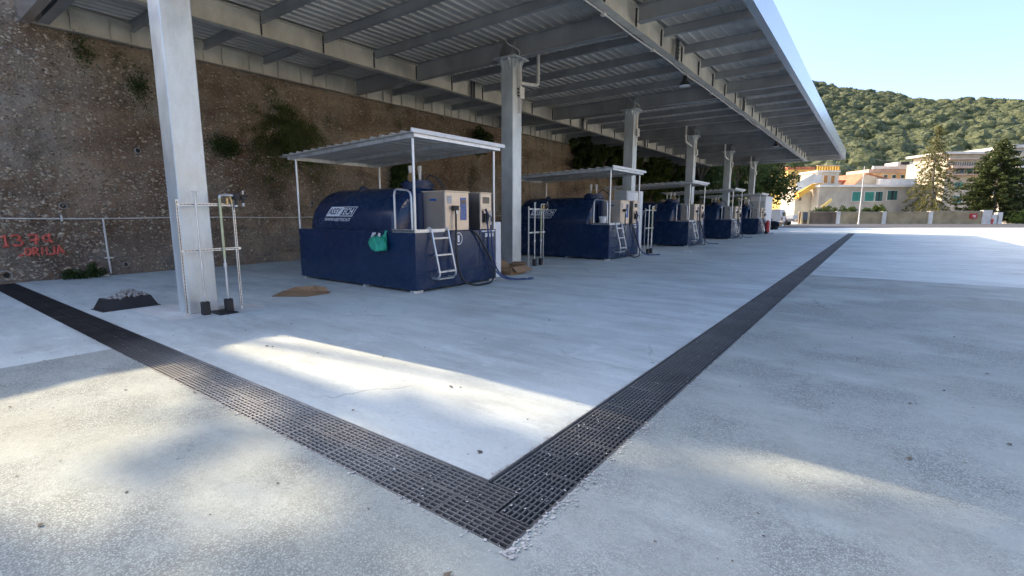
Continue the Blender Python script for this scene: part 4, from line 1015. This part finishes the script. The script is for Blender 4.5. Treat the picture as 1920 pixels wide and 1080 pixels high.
for i in range(15):
    px = 1487+i*3.1; pb = 360-(px-1486)*.535 if px < 1517 else 343.3; h4.part('baluster', M['st_white'], px, pb-15, px+1.6, pb, -1.22, -1.12, bal)
fprism(h4, [(1486,346),(1517,329),(1534,325),(1534,323),(1517,327),(1486,344)][::-1], -1.25, -1.1).build('handrail', M['st_white'], bal)
h4.part('window', M['glass'], 1499.5, 369, 1503.5, 376, .2, .29)
fprism(h4, [(1519,388),(1538,373),(1538,378),(1524,390)][::-1], -3.2, -2.9).build('lower_stair', M['deep_yellow'], h4.t)
# long salmon building and yellow apartments
h5 = Far('long_house', 'long salmon and orange house with roof terrace at the foot of the hill', 'apartment house', 1680, 112)
wl = h5.part('wall', M['st_orange'], 1640, 324, 1775, 424, 0, 8); h5.part('upper_wall', M['st_pink'], 1632, 317, 1775, 323.9, .5, 8); h5.part('parapet', M['st_white'], 1640, 311, 1768, 316.8, .3, .8)
for i in range(4): h5.window(1657+i*16, 328, 1663+i*16, 334, 'shutter_dark', True)
h5.part('solar_panel', M['glass'], 1697, 302.5, 1712, 308, 1, 1.2); h5.part('roof_shed', M['st_white'], 1697, 302, 1742, 310.8, 2, 6)
h6 = Far('apartment_block', 'yellow apartment block with balconies and green shutters left of the dense conifer', 'apartment block', 1810, 100)
wl = h6.part('wall', M['st_cream'], 1776, 300, 1880, 424, 0, 10); 
for z0, z1 in ((312,316.5),(327,329)): 
    bl = h6.part('balcony', M['st_pink'], 1774, z0, 1845, z1, -1.5, -.005)
    for i in range(16): h6.part('baluster', M['iron'], 1776+i*4.3, z0-7, 1776.5+i*4.3, z0-.05, -1.45, -1.4, bl)
h6.part('penthouse', M['st_cream'], 1782, 288, 1870, 299.9, 1.5, 9); h6.part('roof', M['st_white'], 1774, 283.5, 1876, 287.8, .5, 10)
h6.part('eaves', M['st_pink'], 1774, 297.5, 1882, 299.8, -.9, -.005)
for a in ((1793,315,1806,324,'shutter_dark',1),(1812,315,1822,324,'shutter',0),(1791,342,1803,354,'shutter',1),(1788,368,1801,380,'shutter',1),(1826,342,1836,354,'shutter',0),(1826,368,1836,380,'shutter',0)): h6.window(*a[:5], open_=bool(a[5]))
h7 = Far('apartment_block', 'pale tall apartment block at the right edge behind the dense conifer', 'apartment block', 1935, 118)
h7.part('wall', M['st_cream'], 1898, 285, 1985, 426, 0, 12); h7.part('roof', M['st_white'], 1893, 272, 1990, 277.5, -1, 12.5); h7.part('upper_wall', M['grey_box'], 1897, 277.6, 1985, 284.9, .5, 12)
for z in (300,332,362): 
    h7.part('balcony', M['st_white'], 1900, z+12, 1985, z+16, -1.4, -.005)
    for q in (1903,1925,1950): h7.window(q, z-4, q+10, z+11, 'shutter_dark', True)
h8 = Far('shop_building', 'yellow fronted low building with brown posts at the right edge behind bushes', 'building', 1915, 84)
h8.part('wall', M['st_yellow'], 1907, 366, 1975, 375, 0, 6); h8.part('lower_wall', M['st_white'], 1913, 375.2, 1975, 424, .8, 6)
for q in (1905,1922,1945): h8.part('post', M['bark'], q, 375.2, q+1.8, 424, .0, .3)
h9 = Far('hill_house', 'yellow house glimpsed through the dark trees under the canopy end', 'house', 1495, 120)
h9.part('wall', M['deep_yellow'], 1478, 318, 1522, 424, 0, 8); h9.part('roof', M['tile'], 1475, 313, 1526, 317.8, -.5, 8.4)
for q in (1485,1500,1512): h9.window(q, 326, q+5, 336, 'brown_shutter')

# ------------------------------------------------------------------ hill
def ridge(px): return float(np.interp(px, [900,1300,1450,1525,1600,1720,1800,1920,2100,2600,4000], [60,112,142,155,168,184,186,186,188,200,230]))
def hill_z(r, d):
    t_ = min(1.0, max(0.0, (d-122)/258.0))
    px = 960 + F*r/max(d,1)*1.035
    zr = at(960, ridge(px), 380)[1] - 8.0
    s_ = t_*t_*(3-2*t_)*.35 + t_*.65
    back = max(0, d-380)*.05
    return 1.5*t_ + zr*s_ - back + 4*t_*mnoise.fractal(Vector((r*.02, d*.02, 2)), 1.0, 2.0, 3) - .15
b = MB(); rs = list(np.arange(-260, 620, 10)); ds = list(np.arange(120, 520, 10)); nd_ = len(ds)
b.add([(*fw_(r,d), hill_z(r,d)) for r in rs for d in ds], [(i*nd_+j,(i+1)*nd_+j,(i+1)*nd_+j+1,i*nd_+j+1) for i in range(len(rs)-1) for j in range(nd_-1)])
tag(b.build('hill', M['scrub'], smooth=True), kind='structure')
protos = []
for k in range(8):
    bm = bmesh.new(); bmesh.ops.create_icosphere(bm, subdivisions=3, radius=1)
    for v in bm.verts:
        n0 = v.co.normalized(); q = n0*1.7 + Vector((k*7.3, 0, 0))
        f_ = 1 + .24*mnoise.noise(q) + .16*mnoise.noise(q*2.3) + .10*mnoise.noise(q*5.1)
        v.co = Vector((n0.x, n0.y, n0.z*.85))*f_
    bmesh.ops.triangulate(bm, faces=bm.faces)
    T = np.array([[v.co[:] for v in f.verts] for f in bm.faces if f.calc_center_median().z > -.45])
    bm.free()
    c = T.mean(1)[rng.integers(0, len(T), 240)]
    u = rng.normal(size=c.shape); u /= np.linalg.norm(u,axis=1,keepdims=True); w2 = rng.normal(size=c.shape); w2 /= np.linalg.norm(w2,axis=1,keepdims=True)
    c = c*rng.uniform(.98,1.10,(len(c),1)); sz = rng.uniform(.05,.12,(len(c),1))
    protos.append(np.concatenate([T, np.stack([c-u*sz, c+w2*sz, c+u*sz], 1)]))
W = []
for i in range(3300):
    d = 122 + 266*random.random()**.8; vis = random.random() < .93
    px = random.uniform(1450,2000) if vis else random.uniform(1000,2900)
    r = at(px, 401, d)[0]; s_ = random.choice((2.0,2.6,3.2,3.8,4.6))*random.uniform(.8,1.2)
    if d < 135 and px < 1900: continue
    p = protos[random.randrange(8)]; a = random.random()*6.28; ca, sa = math.cos(a), math.sin(a)
    q = p.reshape(-1,3); q = np.stack([q[:,0]*ca-q[:,1]*sa, q[:,0]*sa+q[:,1]*ca, q[:,2]*random.uniform(.75,1.15)], 1)*s_
    x, y = fw_(r, d); W.append(q + np.array((x, y, hill_z(r,d)+s_*.4)))
o = link('hillside_wood', quadmesh('hillside_wood', np.concatenate(W), M['leaf_hill'], 3)); tag(o, 'dense green oak wood covering the hillside', 'wood', kind='stuff')

# ------------------------------------------------------------------ far trees
def conifer(label, px, d, ztop, rad, nb, droop, mat, dens, bare=0.12, clump=.28, size=.17, name='conifer_tree', prof=None, barkm='bark_pale'):
    r, _ = at(px, 401, d); t = thing(name, label, 'tree', (*fw_(r,d),0), yw, 'conifers behind the street wall')
    MB().tube([(0,0,-.1),(.1,0,ztop*.3),(-.1,0,ztop*.6),(0,0,ztop)], .2, 8, radii=[.30,.24,.15,.03]).build('trunk', M[barkm], t, smooth=True)
    C2 = []; br = MB()
    for i in range(nb):
        f_ = bare + (1-bare)*(i+random.random())/nb; z = f_*ztop; a = i*2.4+random.uniform(-.4,.4)
        L_ = rad*(prof(f_) if prof else (1-f_)**.75)*random.uniform(.65,1.1)+.15
        ex, ey = math.cos(a)*L_, math.sin(a)*L_; dz = -droop*L_+random.uniform(-.1,.1)
        br.tube([(0,0,z),(ex*.5,ey*.5,z+dz*.2+.1),(ex,ey,z+dz)], .03, 4, radii=[.05,.03,.01])
        for q in np.linspace(.22,1,max(2,int(L_*dens))):
            C2.append((ex*q+random.gauss(0,.08), ey*q+random.gauss(0,.08), z+dz*q*q-random.uniform(0,.25)*droop))
    br.build('branch', M[barkm], t)
    link('crown', quadmesh('crown', leaves(C2, 13, (clump,clump,clump*.7), size, flat=.3), M[mat]), t)
z1 = at(1749,234,82)[1]
conifer('tall sparse olive coloured conifer with bare trunk in front of the houses', 1741, 82, z1, 5.4, 95, .5, 'leaf_yellow', 2.6, .12, .36, .17)
z2 = at(1862,262,82)[1]
conifer('dense dark green conifer with layered boughs at the right', 1862, 82, z2, 5.2, 170, -.02, 'leaf_conifer', 4.2, .04, .42, .2, prof=lambda f_: (1.0-f_**2.6)*.98+.02)
for i,(px,py,d,rr) in enumerate(((1562,396,80,(2.6,1.2,1.1)),(1538,398,79.5,(1.6,1.0,.9)),(1588,395,80,(1.5,1.0,1.1)),(1645,394,80,(1.2,1,1.2)),(1627,398,80,(.9,.8,.9)))):
    r, _ = at(px,401,d)
    shrub(('wide dark green bush under the low house left of its windows','dark bush beside the stair tower foot','dark bush left of the lamp post behind the street wall','dark green bush below the middle window of the low house','small bush right of the lamp post')[i],
      (*fw_(r,d),.7), rr, 34, 60, .13, 'leaf_dark' if i != 3 else 'leaf_mid', 'bushes behind the street wall', clump=.4)
for i,(px,d,rr) in enumerate(((1893,80,(.9,.9,1.2)),(1910,78,(1.3,1,.9)),(1925,76,(1.4,1,1.0)),(1880,86,(1.6,1,1.5)))):
    r, _ = at(px,401,d)
    shrub(('small bright green bush right of the dense conifer','low bush at the right edge by the rubble','leafy bush cut by the right picture edge','tall green bush between the conifer and the yellow building')[i], (*fw_(r,d),0), rr, 26, 60, .12, 'leaf_mid', 'bushes at the right', clump=.35)
# dark trees at the end of the wall
dt = [(-15.0,53,11,(3.6,3.6,4.2)),(-13.0,60,11,(3.6,3.6,4.4)),(-15.5,66,13,(4.5,4.5,5)),(-19,58,15,(4.6,4.6,5.2)),(-11.2,69.5,10,(3.2,3.2,4.2)),(-17.5,46,14,(3.2,3.2,3.4)),(-17.8,38,13.5,(3.2,3.2,3.2))]
dl = ['dark leafy tree at the end of the wall behind the last column','dark leafy tree right of the last column under the canopy end','tall dark tree behind the parked vehicles','tall dark tree on the bank behind the fifth column',
      'rightmost dark tree beside the stair tower','dark tree above the wall behind the fourth tank','dark tree above the wall behind the third tank']
for (x,y,h,cr),l in zip(dt,dl):
    z = WTOP-3 if x < -17 else 0
    tree(l, (x,y,z), h-z if z else h, cr, 75, 70, .20, 'leaf_dark', 'dark trees at the end of the wall', clump=.85)
shrub('dark hedge below the dark trees beside the parked car', (-13.2,56,0), (2.5,3.0,1.5), 60, 70, .15, 'leaf_dark', 'bushes at the wall end', clump=.5)
shrub('dark hedge below the dark trees beside the white van', (-13.6,63,0), (2.5,3.0,1.6), 60, 70, .15, 'leaf_dark', 'bushes at the wall end', clump=.5)

# ------------------------------------------------------------------ vehicles (length along +x)
def wheels(t, xs_, w_, r):
    for x in xs_:
        for s_ in (-1,1):
            y = s_*(w_/2-.10)
            wl_ = MB().lathe([(r*.62,-.1),(r*.95,-.1),(r,-.06),(r,.06),(r*.95,.1),(r*.62,.1)], (x,y,r), 'Y', 22).build('wheel', M['tyre'], t, smooth=True)
            b = MB().lathe([(r*.18,-.10),(r*.61,-.085),(r*.61,.085),(r*.18,.10)], (x,y,r), 'Y', 18); b.build('rim', M['rim'], wl_)
def body(t, prof, w_, m, name='body', ins=.06, y0=None):
    n_ = len(prof); V = []
    for s_ in (-1,-.86,.86,1):
        for (x,z) in prof:
            k = 1.0 if abs(s_) < .9 else .94
            cx_ = sum(p[0] for p in prof)/n_; cz_ = sum(p[1] for p in prof)/n_
            V.append((cx_+(x-cx_)*k, s_*w_/2, cz_+(z-cz_)*(1.0 if abs(s_) < .9 else .93)))
    Fc = [tuple(range(n_)), tuple(range(4*n_-1,3*n_-1,-1))]
    for j in range(3):
        for i in range(n_): Fc.append((j*n_+i, j*n_+(i+1)%n_, (j+1)*n_+(i+1)%n_, (j+1)*n_+i))
    return MB().add(V, Fc).build(name, m, t, smooth=True)
t = thing('parked_car', 'dark hatchback car parked beyond the white cabin at the far end', 'car', (-9.45,54.8,0), R(-4))
body(t, [(-2.05,.35),(-2.1,.75),(-2.0,.95),(.75,.98),(1.75,.85),(2.1,.70),(2.12,.35),(1.7,.22),(-1.8,.22)], 1.78, M['car_dark'])
cb = body(t, [(-1.95,.96),(-1.55,1.42),(-.6,1.52),(.25,1.46),(1.05,.97)], 1.55, M['glass'], 'cabin_glass')
MB().prism([(-1.5,1.43),(-.6,1.53),(.2,1.47),(.2,1.50),(-.6,1.56),(-1.5,1.46)], 'Y', -.66, .66).build('roof', M['car_dark'], t)
for s_ in (-1,1): MB().bar((-.55,s_*.765,.97),(-.5,s_*.70,1.5),.06,.03).bar((.25,s_*.70,1.47),(1.03,s_*.76,.98),.06,.03).build('pillar', M['car_dark'], t); MB().cbox(1.98,2.08,s_*.62-.16,s_*.62+.16,.62,.76,.02).build('headlight', M['rim'], t); MB().cbox(.75,.9,s_*.92-.07,s_*.92+.07,.95,1.08,.02).build('mirror', M['car_dark'], t)
MB().cbox(2.06,2.13,-.3,.3,.38,.5,.01).build('number_plate', M['white_print'], t)
wheels(t, (-1.3,1.3), 1.78, .33)
t = thing('parked_van', 'white panel van parked behind the dark car', 'van', (-11.7,70.3,0), R(174))
body(t, [(-2.35,.4),(-2.38,1.2),(-2.25,2.0),(-2.0,2.12),(.7,2.1),(1.2,1.95),(1.75,1.25),(2.35,1.05),(2.42,.45),(2.0,.28),(-2.1,.28)], 1.95, M['car_white'])
for s_ in (-1,1): MB().box(.55,1.35,s_*.985-.004,s_*.985+.004,1.25,1.75).build('side_window', M['glass'], t); MB().cbox(-2.42,-2.33,s_*.86-.06,s_*.86+.06,.75,1.15,.015).build('tail_light', M['tail'], t)
MB().box(-2.395,-2.375,-.7,.7,1.25,1.75).build('rear_window', M['glass'], t); MB().cbox(-2.48,-2.38,-.85,.85,.4,.6,.02).build('bumper', M['tyre'], t)
wheels(t, (-1.45,1.5), 1.95, .34)
t = thing('parked_truck', 'small white flatbed truck parked next to the white van', 'truck', (-11.2,76.5,0), R(172))
bd = MB().cbox(-2.4,.9,-.98,.98,.85,.95,.01).box(-2.45,-2.405,-.98,.98,.951,1.4).box(-2.4,.85,-1.0,-.96,.951,1.4).box(-2.4,.85,.96,1.0,.951,1.4).box(-2.3,2.2,-.35,.35,.5,.849).build('flatbed', M['car_white'], t)
body(t, [(1.0,.5),(1.0,2.0),(1.9,2.0),(2.35,1.3),(2.5,.5)], 1.85, M['car_white'], 'cab')
MB().cbox(-2.5,-2.42,-.9,-.6,.62,.76,.01).cbox(-2.5,-2.42,.6,.9,.62,.76,.01).build('tail_light', M['tail'], t)
wheels(t, (-1.4,1.8), 1.85, .36)

# ------------------------------------------------------------------ unseen blocks added right of the yard for warm bounce and reflections in steel
wmesh = MB().box(-.03,.06,-.6,.6,0,1.5).mesh('window', M['shutter_dark'])
for k, (y, ln, h, m_, l) in enumerate(((8,22,12,'st_cream','long cream apartment block, added unseen on the right for warm bounce'),(36,24,14,'st_yellow','yellow apartment block, added unseen on the right for warm bounce'),
                                       (66,26,12,'st_cream','cream apartment block, added unseen at the far right for warm bounce'),(-20,24,13,'st_pink','salmon apartment block, added unseen behind the camera side for warm bounce'))):
    t = thing('apartment_block', l, 'apartment block', (46,y,0), group='unseen blocks added right of the yard for bounce light')
    MB().box(0,11,-ln/2,ln/2,-.2,h).build('wall', M[m_], t); MB().box(-.5,11.5,-ln/2-.5,ln/2+.5,h+.002,h+.4).build('roof', M['tile'], t)
    for fl in range(int(h//3.2)):
        for i in range(int(ln//3)): link('window', wmesh, t, (-.03, -ln/2+1.8+i*3, 1+fl*3.1))
